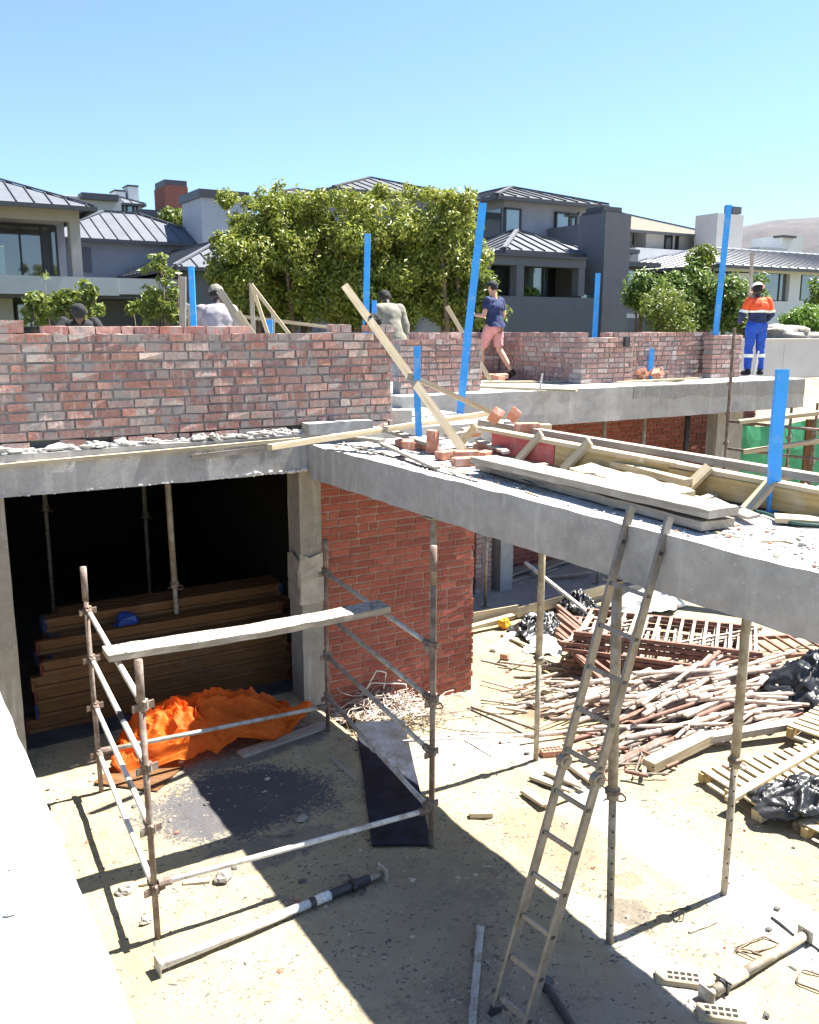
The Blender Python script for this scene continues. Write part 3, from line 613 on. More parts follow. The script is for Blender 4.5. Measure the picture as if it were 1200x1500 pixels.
red_wall = brick_wall('brick_wall', 'clean red face brick panel in shade under the beam, beside the plastered column', 4.145, 8.66, FY(692, 1015, 8.66).x-4.145, -.44, 36, .22, mats=('brick_red', 'mortar_red'), half=.25, seed=28, rough=.0025, ch=.0857)
far_red = brick_wall('brick_wall', 'dark red brick wall in deep shade beneath the far slab', 7.2, 12.6, 9.2, -.2, 33, .22, mats=('brick_red', 'mortar_red'), half=.2, seed=29, rough=.006, ch=.0846)
xx = FY(697, 840, 11.6).x; brick_wall('brick_wall', 'narrow brick pier seen past the right edge of the red brick panel', xx, 11.6, FY(720, 840, 11.6).x-xx, -.2, 33, .22, mats=('brick', 'mortar'), seed=30)
xx = FY(733, 840, 11.5).x; column('concrete_column', 'grey concrete column in the shaded room beyond the yard', xx, FY(751, 840, 11.5).x, 11.5, 11.9, -.21, 2.655, M['concrete'], 13)
xa = FY(1047, 650, 10.75).x; xb = FY(1084, 650, 10.75).x
column('concrete_column', 'concrete pier under the right end of the far slab, next to the green net', xa, xb, 10.72, 10.95, -.3, 2.655, M['plaster'], 14)
# enclosing walls of the dark garage
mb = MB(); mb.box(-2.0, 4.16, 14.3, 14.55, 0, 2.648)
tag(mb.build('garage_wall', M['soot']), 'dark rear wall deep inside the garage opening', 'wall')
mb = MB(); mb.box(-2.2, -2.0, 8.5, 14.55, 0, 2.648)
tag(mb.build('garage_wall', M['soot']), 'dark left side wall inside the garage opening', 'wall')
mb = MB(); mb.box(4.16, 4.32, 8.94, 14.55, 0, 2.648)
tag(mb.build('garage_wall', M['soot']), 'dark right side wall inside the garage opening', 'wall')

mb = MB(); rr = random.Random(44)     # crumbs, splinters and mortar on the upper slabs
for k in range(1500):
    if rr.random() < .7: x, y, z = rr.uniform(3.97, 4.95), rr.uniform(1.8, 8.3), 2.932
    else: x, y, z = rr.uniform(4.6, 6.5), rr.uniform(8.5, 10.4), 3.032
    if mnoise.noise(Vector((x*2, y*1.2, 1))) < rr.uniform(-.5, .3): continue
    s_ = rr.uniform(.004, .012)*(2.2 if rr.random() < .07 else 1)
    if rr.random() < .08: a = rr.uniform(0, 3.1); L = rr.uniform(.03, .11); d = V(math.cos(a), math.sin(a), 0)*L; mb.bar(V(x, y, z+.005)-d, V(x, y, z+.006)+d, .012, .008, (0, 0, 1), 2)
    else: mb.blob((x, y, z+s_*.3), s_*rr.uniform(.8, 1.8), s_, s_*.7, k*1.3, .45, 6, 4, rr.choice([0, 0, 0, 1, 1, 3]))
tag(mb.build('slab_rubble', [M['concrete_top'], M['concrete'], M['wood'], mat_plain('slab_brick_chip', (.28, .13, .09), .9)]), 'crumbs of mortar, brick and splintered wood strewn over the near slab top', 'rubble', kind='stuff')
# ================================================================ PROPS
def prop(base, top, label, collar=.42, mats=('prop', 'prop'), name='steel_prop', r=(.034, .0265), group=None, holes=True, plates=True, group_lbl=None):
    base = Vector(base); top = Vector(top); d = (top-base); L = d.length; d.normalize()
    t = thing(name, label, 'steel prop', base, group)
    c = base+d*L*collar
    sx = d.orthogonal().normalized() if abs(d.z) < .9 else Vector((1, 0, 0)); sy = d.cross(sx).normalized()
    mb = MB(); mb.tube([base+d*.012, c+d*.1], r[1], 10); mb.build('inner_tube', M[mats[0]], t, True)
    if holes:
        mb = MB(); cd = Vector((-.52, -.85, 0)); cd = (cd-d*cd.dot(d)).normalized(); k = .16
        while k < L*collar-.05:
            p = base+d*k; mb.tube([p+cd*(r[1]-.004), p+cd*(r[1]+.0015)], .0075, 7); k += .115
        mb.build('pin_hole', M['dark_hole'], t)
    mb = MB(); mb.tube([c, top-d*.008], r[0], 10); mb.tube([c-d*.03, c+d*.05], r[0]+.007, 10); mb.build('outer_tube', M[mats[1]], t, True)
    mb = MB(); mb.tube([c+d*.012, c+d*.04], r[0]+.018, 12)
    pts = [c+d*.02+sx*(.05+.045*math.sin(a))+sy*(.055*math.cos(a))-d*(.03+.03*math.sin(a*.5)) for a in [i*.7 for i in range(8)]]
    mb.tube(pts, .006, 6); mb.tube([c-d*.02-sx*.08, c-d*.02+sx*.08], .006, 6); mb.build('collar', M['rust'], t)
    if plates:
        mb = MB(); mb.bar(base, base+d*.012, .13, .13, sx); mb.build('base_plate', M[mats[0]], t)
        mb = MB(); mb.bar(top-d*.012, top-d*.002, .13, .13, sx); mb.build('top_plate', M[mats[1]], t)
    return t
def up(p, x, z): return Vector((p[0]+x, p[1], z))
b = G(893, 1383, 0); prop(b, FD(904, 850, b.dot(_fw)+.02).xy.to_3d()+V(0, 0, 2.572), 'steel prop standing directly behind the ladder, at the edge of the beam shadow', .43)
b = V(5.08, 3.86, -.01); prop(b, (5.10, 3.86, 2.572), 'rightmost tall steel prop, standing on sunlit ground in front of the pallets', .41)
b = G(785, 1115, 0); prop(b, (b.x, b.y, 2.572), 'slim steel prop left of the ladder, in front of the heap of scaffold pieces', .40, holes=False)
prop((3.965, 6.11, -.01), (3.965, 6.11, 2.572), 'steel prop squeezed behind the right scaffold upright, against the red brick panel', .36, r=(.030, .024), holes=False)
b = G(266, 1006, .035); prop(b, (b.x-.04, b.y-.02, 2.642), 'grey steel prop standing inside the dark garage behind the scaffold plank', .47, holes=False)
b = FD(84, 950, 12.2); prop((b.x, b.y, .035), (b.x, b.y, 2.642), 'dim steel prop deep inside the garage near its left side', .62)
b = FD(222, 900, 13.2); prop((b.x, b.y, .035), (b.x, b.y, 2.642), 'dim steel prop deep inside the garage behind the timber girders', .5, holes=False)
b = G(711, 889, -.2); prop(b, (b.x, b.y, 2.652), 'perforated steel prop in the shaded room just right of the red brick panel', .5)
b = FY(885, 640, 11.0); prop((b.x, b.y, -.2), (b.x, b.y, 2.652), 'pale steel prop under the far slab, nearest its left end', .5, holes=False)
b = FY(943, 640, 11.0); prop((b.x, b.y, -.2), (b.x, b.y, 2.652), 'pale steel prop under the middle of the far slab', .5, holes=False, r=(.035, .03))
b = FY(1006, 640, 11.2); prop((b.x, b.y, -.2), (b.x, b.y, 2.652), 'dark blue-black steel prop under the far slab beside the concrete pier', .5, ('dark_steel', 'dark_steel'), holes=False, r=(.05, .045))
def lying_prop(a, b, label, tubes=('white_pipe', 'dark_steel')):
    a = Vector(a)+V(0, 0, .05); b = Vector(b)+V(0, 0, .045); d = (b-a).normalized(); L = (b-a).length; sy = d.cross(V(0, 0, 1)).normalized()
    t = thing('steel_prop', label, 'steel prop', (a+b)/2-V(0, 0, .05))
    mb = MB(); mb.tube([a, a+d*L*.66], .032, 12); mb.build('outer_tube', M[tubes[0]], t, True)
    mb = MB(); mb.tube([a+d*L*.64, a+d*L*.93], .036, 12); mb.build('threaded_sleeve', M[tubes[1]], t, True)
    mb = MB(); mb.tube([a+d*L*.9, b], .024, 12); mb.build('inner_tube', M['prop'], t, True)
    mb = MB(); mb.bar(a-d*.01, a, .115, .115, (0, 0, 1)); mb.build('end_plate', M['galv'], t)
    mb = MB(); mb.bar(b, b+d*.01, .12, .12, (.3, 0, 1)); mb.build('end_plate', M['galv'], t)
    mb = MB(); c = a+d*L*.85; mb.tube([c+sy*(.05+.05*math.cos(k*.8))-V(0, 0, .02)+d*(.07*math.sin(k*.8)) for k in range(8)], .007, 6); mb.tube([c+V(0, 0, .05)-sy*.06, c+V(0, 0, .04)+sy*.07], .008, 6); mb.tube([c-d*.015, c+d*.015], .05, 10); mb.build('handle', M['dark_steel'], t)
    return t
pp = lying_prop(G(233, 1425, 0), G(560, 1287, 0), 'whitish steel prop lying on the sand across the shadow edge, with a paper label')
a, b = G(233, 1425, 0)+V(0, 0, .05), G(560, 1287, 0)+V(0, 0, .045); d = (b-a)
mb = MB(); mb.tube([a+d*.665, a+d*.735], .0375, 12); mb.build('paper_label', M['label'], pp, True)
lying_prop(G(1178, 1380, 0), G(1035, 1468, 0), 'pale steel prop lying on the ground at the lower right, over broken wire loops', ('prop', 'prop'))

# ================================================================ SCAFFOLD
sc = thing('scaffold_tower', 'knee-braceless scaffold bay of rusty uprights and whitened side tubes carrying a plank', 'scaffold', (2.55, 6.7, 0))
sc['label'] = 'open scaffold bay of rusty uprights and whitened side tubes, carrying one plank'
STD = {'fl': (1.365, 5.55, 2.02), 'bl': (1.50, 7.80, 2.10), 'fr': (3.56, 5.50, 2.50), 'br': (3.80, 7.85, 2.05)}
cups = (.38, .83, 1.27, 1.71)
for k, (x, y, h) in STD.items():
    mb = MB(); tx = -.012 if k[1] == 'l' else .01
    mb.tube([(x, y, .0), (x+tx, y, h-.28)], .0215, 10); mb.tube([(x+tx, y, h-.30), (x+tx, y, h)], .027, 10)
    st = mb.build('upright', M['rust'], sc, True)
    for c in cups:
        mb = MB(); mb.tube([(x, y, c-.035), (x, y, c+.035)], .034, 10); mb.bar((x-.075, y-.02, c-.01), (x+.075, y+.02, c-.01), .016, .05); mb.bar((x, y-.06, c+.015), (x, y+.06, c+.015), .016, .045)
        mb.build('coupler', M['rust'], st)
    mb = MB(); mb.tube([(x+.002, y, -.01), (x+.002, y, .14)], .016, 8); mb.build('jack', M['dark_steel'], st)
def ledger(p, q, mat='white_pipe', band=None):
    mb = MB(); p = Vector(p); q = Vector(q); mid = (p+q)/2-V(0, 0, .004); mb.tube([p, mid, q], .0215, 10); o = mb.build('ledger', M[mat], sc, True)
    d = (q-p).normalized()
    for e0, e1_ in ((p, p+d*.09), (q-d*.09, q)): mb = MB(); mb.tube([e0, e1_], .031, 8); mb.build('ledger_end', M['rust'], o)
    if band: mb = MB(); mb.tube([p+d*band, p+d*(band+.14)], .0228, 10); mb.build('worn_band', M['dark_steel'], o)
for i, c in enumerate(cups):
    ledger((1.365, 5.57, c), (1.50, 7.78, c), band=(None, .55, .78, None)[i])
    ledger((3.56, 5.52, c+(.0 if i else -.05)), (3.80, 7.83, c), 'galv')
ledger((1.39, 5.55, .41), (3.54, 5.50, .34), 'white_pipe'); ledger((1.52, 7.80, .39), (3.78, 7.85, .28), 'galv')
mb = MB(); p0 = V(1.335, 6.42, 1.76); p1 = V(3.70, 6.32, 1.775)
N = 26; zt = .0
for i in range(N):
    pass
pl = rough_edge_block(0, 2.28, -.115, .115, 0, .05, .11, .006, 51)
pl.v = [tuple(p0+(p1-p0).normalized()*v[0]+V(.04, .99, 0)*v[1]+V(0, 0, v[2]-.02*math.sin(math.pi*v[0]/2.28))) for v in pl.v]
def mat_splash():
    m, nt, b = new_mat('mortar_splashed_plank'); co = coords(nt, 'Position')
    n = noise(nt, co, 30, 5, .7); c = ramp(nt, n, [(0.40, (0.06, 0.052, 0.05)), (0.47, (0.30, 0.27, 0.23)), (0.7, (0.40, 0.37, 0.33))]).outputs[0]
    nt.links.new(c, b.inputs['Base Color']); b.inputs['Roughness'].default_value = .9; bump(nt, b, n, .5, .01); return m
M['splash'] = mat_splash()
tag(pl.build('scaffold_plank', [M['wood_grey'], M['splash']]), 'mortar-spattered scaffold plank spanning the side tubes of the scaffold bay', 'plank')

# ================================================================ LADDER
lf, rf = V(2.92, 3.79, 0), V(2.95, 3.545, 0); lt, rt_ = FX(925, 742, 3.93), FX(981, 757, 3.93)
ld = thing('ladder', 'hinged aluminium ladder leaning against the concrete beam edge in the foreground', 'ladder', (lf+rf)/2)
def on(a, b, t): return a*(1-t)+b*t
hz = .50
for a, b in ((lf, lt), (rf, rt_)):
    mb = MB(); kink = on(a, b, hz)+V(.012, 0, 0); axisY = (rt_-lt).normalized(); nrm = (b-a).cross(axisY).normalized()
    mb.bar(a, kink, .022, .058, nrm); mb.bar(kink, b, .022, .056, nrm); r = mb.build('side_rail', M['alu'], ld)
    mb = MB()
    for k in range(12):
        t = .035+.0815*k
        if t > .96: break
        c = on(a, b, t); s = -axisY
        mb.bar(c+s*.0125, c+s*.0145, .022, .03, nrm); mb.bar(c-s*.0125, c-s*.0145, .022, .03, nrm)
    mb.build('rung_socket', M['dark_steel'], r)
    mb = MB(); d = (b-a).normalized(); mb.bar(a-d*.01, a+d*.05, .034, .074, nrm); mb.build('foot_pad', M['dark_steel'], r)
    mb = MB(); k = kink; mb.tube([k-axisY*.024, k+axisY*.024], .046, 16); mb.tube([k-axisY*.03, k+axisY*.03], .02, 10)
    mb.build('hinge', M['alu'], r)
for k in range(12):
    t = .035+.0815*k
    if t > .96 or abs(t-hz) < .02: continue
    if k == 11: continue
    mb = MB(); p, q = on(lf, lt, t), on(rf, rt_, t); mb.bar(p, q, .026, .024, (rf-lf).cross(lt-lf)); mb.build('rung', M['alu'], ld)

# ================================================================ BLUE POSTS
def blue_post(base, top, w, label, thick=.038, face=None):
    base = Vector(base); top = Vector(top); d = (top-base).normalized()
    sx = Vector(face) if face else Vector((_rt.x, _rt.y, 0)); sx = (sx-d*sx.dot(d)).normalized(); sy = d.cross(sx).normalized()
    w2 = w/2; th = .006; prof = [(-w2, 0), (w2, 0), (w2, thick), (w2-th, thick), (w2-th, th), (-w2+th, th), (-w2+th, thick), (-w2, thick)]
    mb = MB(); n = 12; L = (top-base).length; k = len(prof)
    for i in range(n+1):
        t = i/n; c = base+d*(L*t)+sx*(.006*math.sin(t*5+w*30))
        for a, b in prof: mb.v.append(tuple(c+sx*a+sy*b*(1 if sy.dot(_fw) > 0 else -1)))
    for i in range(n):
        for j in range(k): mb.f.append((i*k+j, i*k+(j+1) % k, (i+1)*k+(j+1) % k, (i+1)*k+j)); mb.m.append(0); mb.uv.append(None)
    for (a, b, c2, e) in ((0, 1, 4, 5), (1, 2, 3, 4), (0, 5, 6, 7)):
        mb.f.append((a, b, c2, e)); mb.m.append(0); mb.uv.append(None); o = n*k; mb.f.append((o+a, o+b, o+c2, o+e)); mb.m.append(0); mb.uv.append(None)
    return tag(mb.build('blue_post', M['blue']), label, 'post')
def bpost(bx, by, tx, ty, z, wpx, label, dist=None):
    b = G(bx, by, z) if dist is None else FD(bx, by, dist); dd = b.dot(_fw)
    t = FD(tx, ty, dd); b = Vector((b.x, b.y, z)) if dist is not None else b
    return blue_post(b, t, wpx*dd/1330.0, label)
bpost(1133, 750, 1147, 541, 2.93, 18, 'wide blue post standing on the near slab, in front of the green net')
bpost(613, 640, 611, 507, 3.035, 10, 'short blue post rising from scattered bricks beside the weathered brick wall')
bpost(674, 606, 707, 297, 3.035, 11, 'tallest blue post, leaning right in front of the trees')
bpost(953, 556, 955, 511, 3.195, 7, 'stubby blue offcut standing on the far slab among brick rubble')
bpost(1044, 540, 1068, 300, 3.195, 8, 'tall slim blue post behind the brick wall, next to the worker in blue and orange', dist=17.2)
bpost(870, 545, 876, 400, 3.195, 7, 'blue post in front of the charcoal house chimney', dist=17)
bpost(535, 560, 538, 342, 3.035, 8.5, 'upright blue post in front of the trees, behind the long leaning plank', dist=12.6)
bpost(548, 560, 548, 440, 3.035, 7, 'low blue post just right of a taller one, beside the worker in a grey coat', dist=12.9)
bpost(290, 560, 279, 390, 3.035, 8, 'blue post leaning left behind the weathered brick wall, near the sapling', dist=12.2)
bpost(396, 560, 394, 468, 3.035, 9, 'tiny blue post end showing under the wooden tripod of battens', dist=13.2)

# ================================================================ LOOSE TIMBER
def plank(a, b, w, h, label, mat='wood', upv=(0, 0, 1), name='timber_plank', jit=.002, cat='plank', group=None):
    mb = MB(); n = 5; a = Vector(a); b = Vector(b); rr = random.Random(hash(label) % 999 if False else len(label)*7)
    mb.bar(a, b, w, h, upv, 0, jit); return tag(mb.build(name, M[mat]), label, cat, group)
def down(a, b, z=3.04):
    d = a-b; return a+d*((z-a.z)/d.z) if abs(d.z) > 1e-3 else a
A = G(680, 666, 2.96)+V(0, 0, .03); Bw = FY(551, 482, 8.44); T = A+(Bw-A)*1.42
camn = (_C-A).normalized()
plank(A, T, .085, .05, 'long pale plank leaning steeply from loose bricks over the corner of the brick wall', upv=camn)
mid = A+(Bw-A)*.585
plank(mid+camn*.05, G(738, 612, 3.17), .075, .045, 'pale plank sloping right, its upper end laid on the long leaning plank', upv=(0, 0, 1))
plank(G(395, 655, 3.07), G(718, 605, 3.16), .07, .05, 'pale plank lying across the slab corner beneath the two leaning planks')
plank(FY(-20, 684, 8.38), FY(440, 643, 8.34), .03, .05, 'thin pale batten fixed along the face of the garage slab', upv=(0, -1, 0))
plank(FY(281, 670, 8.385), FY(388, 657, 8.37), .025, .05, 'short grey batten fixed to the garage slab face', 'wood_grey', upv=(0, 0, 1))
plank(down(FD(268, 540, 12.4), FD(268, 405, 12.4), 3.04), FD(268, 405, 12.4), .085, .03, 'grey upright board behind the weathered brick wall, beside the sapling', 'wood_grey', upv=tuple(-_fw))
plank(down(FD(365, 490, 11.2), FD(321, 425, 11.2), 3.04), FD(321, 425, 11.2), .085, .03, 'grey board leaning left across the seated worker in a mauve shirt', 'wood_grey', upv=tuple(-_fw))
plank(down(FD(372, 492, 11.0), FD(348, 457, 11.0), 3.04), FD(348, 457, 11.0), .07, .03, 'short pale board leaning left below the seated worker in a mauve shirt', 'wood', upv=tuple(-_fw))
plank(down(FD(372, 500, 12.5), FD(368, 414, 12.5), 3.04), FD(368, 414, 12.5), .055, .03, 'upright batten of the wooden tripod behind the brick wall', 'wood_grey', upv=tuple(-_fw))
plank(down(FD(396, 500, 12.4), FD(368, 416, 12.4), 3.04), FD(368, 416, 12.4), .05, .03, 'middle leaning batten of the wooden tripod behind the brick wall', 'wood', upv=tuple(-_fw))
plank(down(FD(432, 500, 12.3), FD(369, 418, 12.3), 3.04), FD(369, 418, 12.3), .045, .03, 'right leaning batten of the wooden tripod behind the brick wall', 'wood', upv=tuple(-_fw))
plank(FD(270, 447, 13.6), FD(334, 457, 13.6), .05, .03, 'horizontal rail batten left of the worker in a mauve shirt', 'wood_grey', upv=tuple(-_fw))
plank(FD(340, 462, 13.6), FD(498, 481, 13.6), .05, .03, 'horizontal rail batten sloping away right of the wooden tripod', 'wood', upv=tuple(-_fw))
plank(down(FD(400, 500, 13.3), FD(400, 455, 13.3), 3.04), FD(400, 455, 13.3), .05, .03, 'stub of upright batten standing right of the wooden tripod', 'wood', upv=tuple(-_fw))
plank(down(FD(682, 495, 15.5), FD(655, 449, 15.5), 3.2), FD(655, 449, 15.5), .075, .03, 'pale batten leaning left in front of the trees, beside the tallest blue post', 'wood', upv=tuple(-_fw))
plank(down(FD(1095, 540, 18.4), FD(1102, 369, 18.4), 3.2), FD(1102, 369, 18.4), .055, .05, 'tall thin pale post behind the worker in blue and orange', 'wood_grey', upv=tuple(-_fw))
plank(G(1105, 549, 3.2), FD(1112, 514, G(1105, 549, 3.2).dot(_fw)), .05, .03, 'small white stick leaning at the heels of the worker in blue and orange', 'white_plastic', upv=tuple(-_fw))
plank(G(692, 566, 3.21), G(845, 572, 3.21), .09, .03, 'weathered batten lying along the front edge of the far slab', 'wood')
plank(G(710, 560, 3.21), G(1000, 557, 3.21), .12, .03, 'long board lying on the far slab in front of the brick walls', 'wood')
plank(G(905, 560, 3.235), G(1022, 554, 3.235), .08, .025, 'short board resting over a longer one on the far slab', 'wood')
plank(G(790, 573, 3.2), FD(795, 547, G(790, 573, 3.2).dot(_fw)), .03, .03, 'thin white peg standing at the edge of the far slab', 'white_plastic', upv=tuple(-_fw))
plank(down(FD(278, 480, 13.65), FD(278, 446, 13.65)), FD(278, 446, 13.65), .05, .04, 'upright stub carrying the rail batten left of the worker in a mauve shirt', 'wood_grey', upv=tuple(-_fw))
plank(down(FD(494, 500, 13.65), FD(494, 478, 13.65)), FD(494, 478, 13.65), .05, .04, 'upright stub at the far right end of the sloping rail batten', 'wood_grey', upv=tuple(-_fw))
# ---- formwork trough
XF = 5.0
def FXp(x, y, dx=0): p = FX(x, y, XF+dx); return p
fw_ = thing('formwork_trough', 'half-dismantled shutter box of yellow and red boards along the far edge of the near slab', 'formwork', (5.1, 5.0, 2.93))
p0, p1, p2 = FXp(722, 634), FXp(815, 651), FXp(1300, 762)
q0, q1, q2 = FXp(722, 664), FXp(815, 684), FXp(1300, 800)
def slab_quad(a, b, c, e, t, name, mat, parent):
    mb = MB(); n = Vector((t, 0, 0)); vs = [a, b, c, e]; mb.prism(vs, n); uv = [(v[1], v[2]) for v in vs]
    o = mb.build(name, M[mat], parent); return o
def side_board(a, b, ztop_a, ztop_b, zlo, x, t, name, mat, parent, yj=0):
    mb = MB(); L = abs(b-a)
    mb.bar((x, a, (ztop_a+zlo)/2), (x, b, (ztop_b+zlo)/2), t, (ztop_a+ztop_b)/2-zlo, (0, 0, 1), 0, .002); return mb.build(name, M[mat], parent)
ya, yb = p0.y, p1.y
side_board(p0.y, p1.y+.01, 3.17, 3.155, 2.965, XF, .03, 'red_side_board', 'wood_red', fw_)
side_board(p1.y, 4.55, 3.15, 3.11, 2.95, XF+.004, .03, 'yellow_side_board', 'wood_yellow', fw_)
side_board(4.54, 3.3, 3.105, 3.09, 2.95, XF, .03, 'yellow_side_board', 'wood_yellow', fw_)
side_board(3.29, 1.2, 3.08, 3.05, 2.94, XF+.005, .03, 'yellow_side_board', 'wood_yellow', fw_)
mb = MB(); mb.bar((XF+.02, 6.9, 3.17), (XF+.05, 4.5, 3.128), .11, .03, (0, 0, 1), 0, .003); mb.bar((XF+.05, 4.52, 3.126), (XF+.02, 1.2, 3.075), .10, .03, (0, 0, 1), 0, .003); mb.build('top_batten', M['wood'], fw_)
mb = MB(); mb.bar((XF+.30, 7.3, 3.18), (XF+.33, 1.2, 3.11), .09, .05, (0, 0, 1), 0, .003); mb.bar((XF+.15, 7.1, 2.955), (XF+.17, 1.2, 2.945), .3, .02, (0, 0, 1), 0, .002); mb.build('rear_batten', M['wood_grey'], fw_)
mb = MB(); lumps(mb, [(XF+.1, 3.9, 3.115), (XF+.06, 2.2, 3.095)], 70, .016, 61, 0, (.06, .1, .01)); mb.build('plaster_lump', M['concrete_top'], fw_)
for (tx, ty, bx, by, w) in ((696, 625, 674, 652, .06), (791, 637, 757, 676, .07), (862, 649, 824, 689, .075), (940, 676, 915, 690, .07), (1037, 686, 995, 727, .085), (1128, 708, 1093, 748, .085)):
    a = FX(tx, ty, XF-.005); b = G(bx, by, 2.95); mb = MB(); mb.bar(a+(a-b)*.06, b, w, .03, (b-a).cross(V(0, 1, 0)), 0, .003); mb.build('brace_batten', M['wood'], fw_)
# boards lying loose
mb = rough_edge_block(0, 1, -.5, .5, 0, 1, .05, 0, 1)
def rough_board(a, b, w, h, seed, label, mat, tilt=0.0, name='timber_plank', amp=.004):
    a = Vector(a); b = Vector(b); L = (b-a).length; d = (b-a).normalized(); s = V(0, 0, 1).cross(d).normalized(); n = d.cross(s)
    s2 = s*math.cos(tilt)+n*math.sin(tilt); n2 = d.cross(s2)
    m = rough_edge_block(0, L, -w/2, w/2, 0, h, .09, amp, seed); m.v = [tuple(a+d*v[0]+s2*v[1]+n2*v[2]) for v in m.v]; m.m = [0]*len(m.m)
    m.uv = [tuple((Vector(m.v[i])-a).dot(d) if q == 0 else (Vector(m.v[i])-a).dot(s2+n2) for q in (0, 1)) for f in m.f for i in f]
    u2 = []; k = 0
    for f in m.f: u2.append(tuple(m.uv[k:k+len(f)])); k += len(f)
    m.uv = u2; return tag(m.build(name, M[mat]), label, 'plank')
rough_board(G(852, 690, 2.99), G(1000, 731, 2.99), .22, .045, 71, 'broad rough-sawn pale slab of timber lying in front of the shutter box', 'wood', .12, amp=.014)
rough_board(G(868, 676, 3.03), G(1008, 712, 3.03), .07, .05, 72, 'narrow plank lying behind the broad rough-sawn timber', 'wood', .0)
rough_board(G(715, 685, 2.945), G(1052, 775, 2.945), .26, .055, 73, 'lower of two grey scaffold boards stacked along the near slab edge', 'wood_grey')
rough_board(G(708, 677, 3.02), G(1060, 757, 3.025), .25, .05, 74, 'upper of two grey scaffold boards stacked along the near slab edge', 'wood_grey')
rough_board(G(1050, 741, 2.95), G(1000, 727, 2.95), .1, .02, 75, 'small flat offcut of board under the end of the rough-sawn timber', 'wood')
rough_board(G(1135, 762, 2.945), G(1330, 775, 2.945), .16, .03, 76, 'flat pale board at the foot of the wide blue post', 'wood')
rough_board(G(560, 652, 3.0), G(640, 688, 2.94), .06, .025, 77, 'grey batten lying on the dusty slab left of the loose bricks', 'wood_grey')
rough_board(G(487, 640, 3.045), G(560, 648, 3.045), .09, .03, 78, 'splintered batten on the slab in front of the lintel block', 'wood_grey')
rough_board(G(640, 655, 2.99), G(560, 630, 3.05), .1, .03, 79, 'dusty board lying beside the short blue post', 'wood_grey')
rough_board(G(655, 640, 3.06), G(735, 628, 3.08), .08, .03, 80, 'dusty board behind the loose bricks at the end of the shutter box', 'wood_grey')
for k, (x0_, y0_, x1_, y1_, z0_, w_, lab) in enumerate(((905, 690, 968, 704, 3.0, .07, 'short split board crossing behind the rough-sawn timber'), (880, 722, 935, 716, 2.95, .06, 'small offcut lying in front of the rough-sawn timber'),
        (1005, 742, 1060, 722, 2.95, .05, 'short stick lying by the brace near the ladder top'), (1040, 735, 1105, 760, 2.95, .08, 'dusty offcut board between the ladder top and the wide blue post'),
        (745, 690, 800, 682, 2.95, .05, 'short stick lying before the red shutter board'), (700, 646, 742, 664, 3.0, .06, 'splintered piece of board left of the red shutter board'))):
    rough_board(G(x0_, y0_, z0_), G(x1_, y1_, z0_+.02), w_, .022, 81+k, lab, ('wood', 'wood_grey')[k % 2], .15, amp=.007)
# slack dark cable and hose on the slab
def cable(px, z, r, label, mat, name='cable'):
    ctrl = [G(x, y, z) for x, y in px]; pts = []
    for i in range(len(ctrl)-1):
        p0 = ctrl[max(i-1, 0)]; p1 = ctrl[i]; p2 = ctrl[i+1]; p3 = ctrl[min(i+2, len(ctrl)-1)]
        for k in range(8):
            t = k/8; pts.append(.5*((2*p1)+(-p0+p2)*t+(2*p0-5*p1+4*p2-p3)*t*t+(-p0+3*p1-3*p2+p3)*t**3))
    pts.append(ctrl[-1]); mb = MB(); mb.tube(pts, r, 7); return tag(mb.build(name, M[mat], smooth=True), label, name)
cable([(800, 700), (850, 704), (920, 716), (1010, 727), (1070, 742), (1120, 752), (1160, 766), (1240, 772)], 2.952, .011, 'dark green hose snaking over the near slab past the wide blue post', 'hose', 'hose')
cable([(565, 632), (600, 640), (660, 668), (760, 700), (790, 715)], 2.965, .006, 'thin black cable lying on the dusty slab beside the loose bricks', 'dark_steel')
cable([(515, 655), (570, 668), (640, 690), (700, 706)], 2.94, .006, 'thin black cable near the front edge of the dusty slab', 'dark_steel')

# ================================================================ LOOSE BRICKS
def brick(px, py, z, yaw, label, tilt=(0, 0), mat='brick_loose', size=(.222, .106, .073), holes=False):
    c = G(px, py, z); R = Euler((tilt[0], tilt[1], yaw)).to_matrix(); bm = bmesh.new(); bmesh.ops.create_cube(bm, size=1)
    bmesh.ops.scale(bm, vec=size, verts=bm.verts); bmesh.ops.bevel(bm, geom=bm.edges[:], offset=.005, segments=1, affect='EDGES')
    mb = MB(); bm.verts.index_update()
    lowest = min((R @ v.co).z for v in bm.verts)
    mb.v = [tuple(R @ v.co+c-V(0, 0, lowest)) for v in bm.verts]
    for f in bm.faces: mb.f.append(tuple(v.index for v in f.verts)); mb.m.append(0); mb.uv.append(None)
    bm.free()
    o = mb.build('loose_brick', M[mat]); tag(o, label, 'brick')
    if holes:
        h = MB()
        for i in range(5):
            for j in range(2):
                q = R @ V((i-2)*.04, (j-.5)*.045, size[2]/2+.001)+c-V(0, 0, lowest); h.bar(q, q+R @ V(0, 0, .0015), .026, .03, R @ V(1, 0, 0))
        h.build('core_hole', M['dark_hole'], o)
    return o
y0 = math.radians
brick(591, 655, 2.935, y0(80), 'leftmost brick of the little row beneath the short blue post')
brick(606, 657, 2.935, y0(84), 'middle brick of the little row beneath the short blue post')
brick(620, 657, 2.935, y0(78), 'right brick of the little row beneath the short blue post')
brick(598, 656, 3.01, y0(60), 'brick laid on top of the little row beneath the short blue post')
brick(634, 664, 2.935, y0(20), 'brick standing on end beside the little row beneath the short blue post', (0, y0(90)))
brick(655, 672, 2.935, y0(10), 'pale brick left of the foot of the long leaning plank')
brick(681, 682, 2.935, y0(-12), 'brick lying in front of the foot of the long leaning plank')
brick(683, 672, 2.95, y0(-20), 'dusty brick under the foot of the long leaning plank')
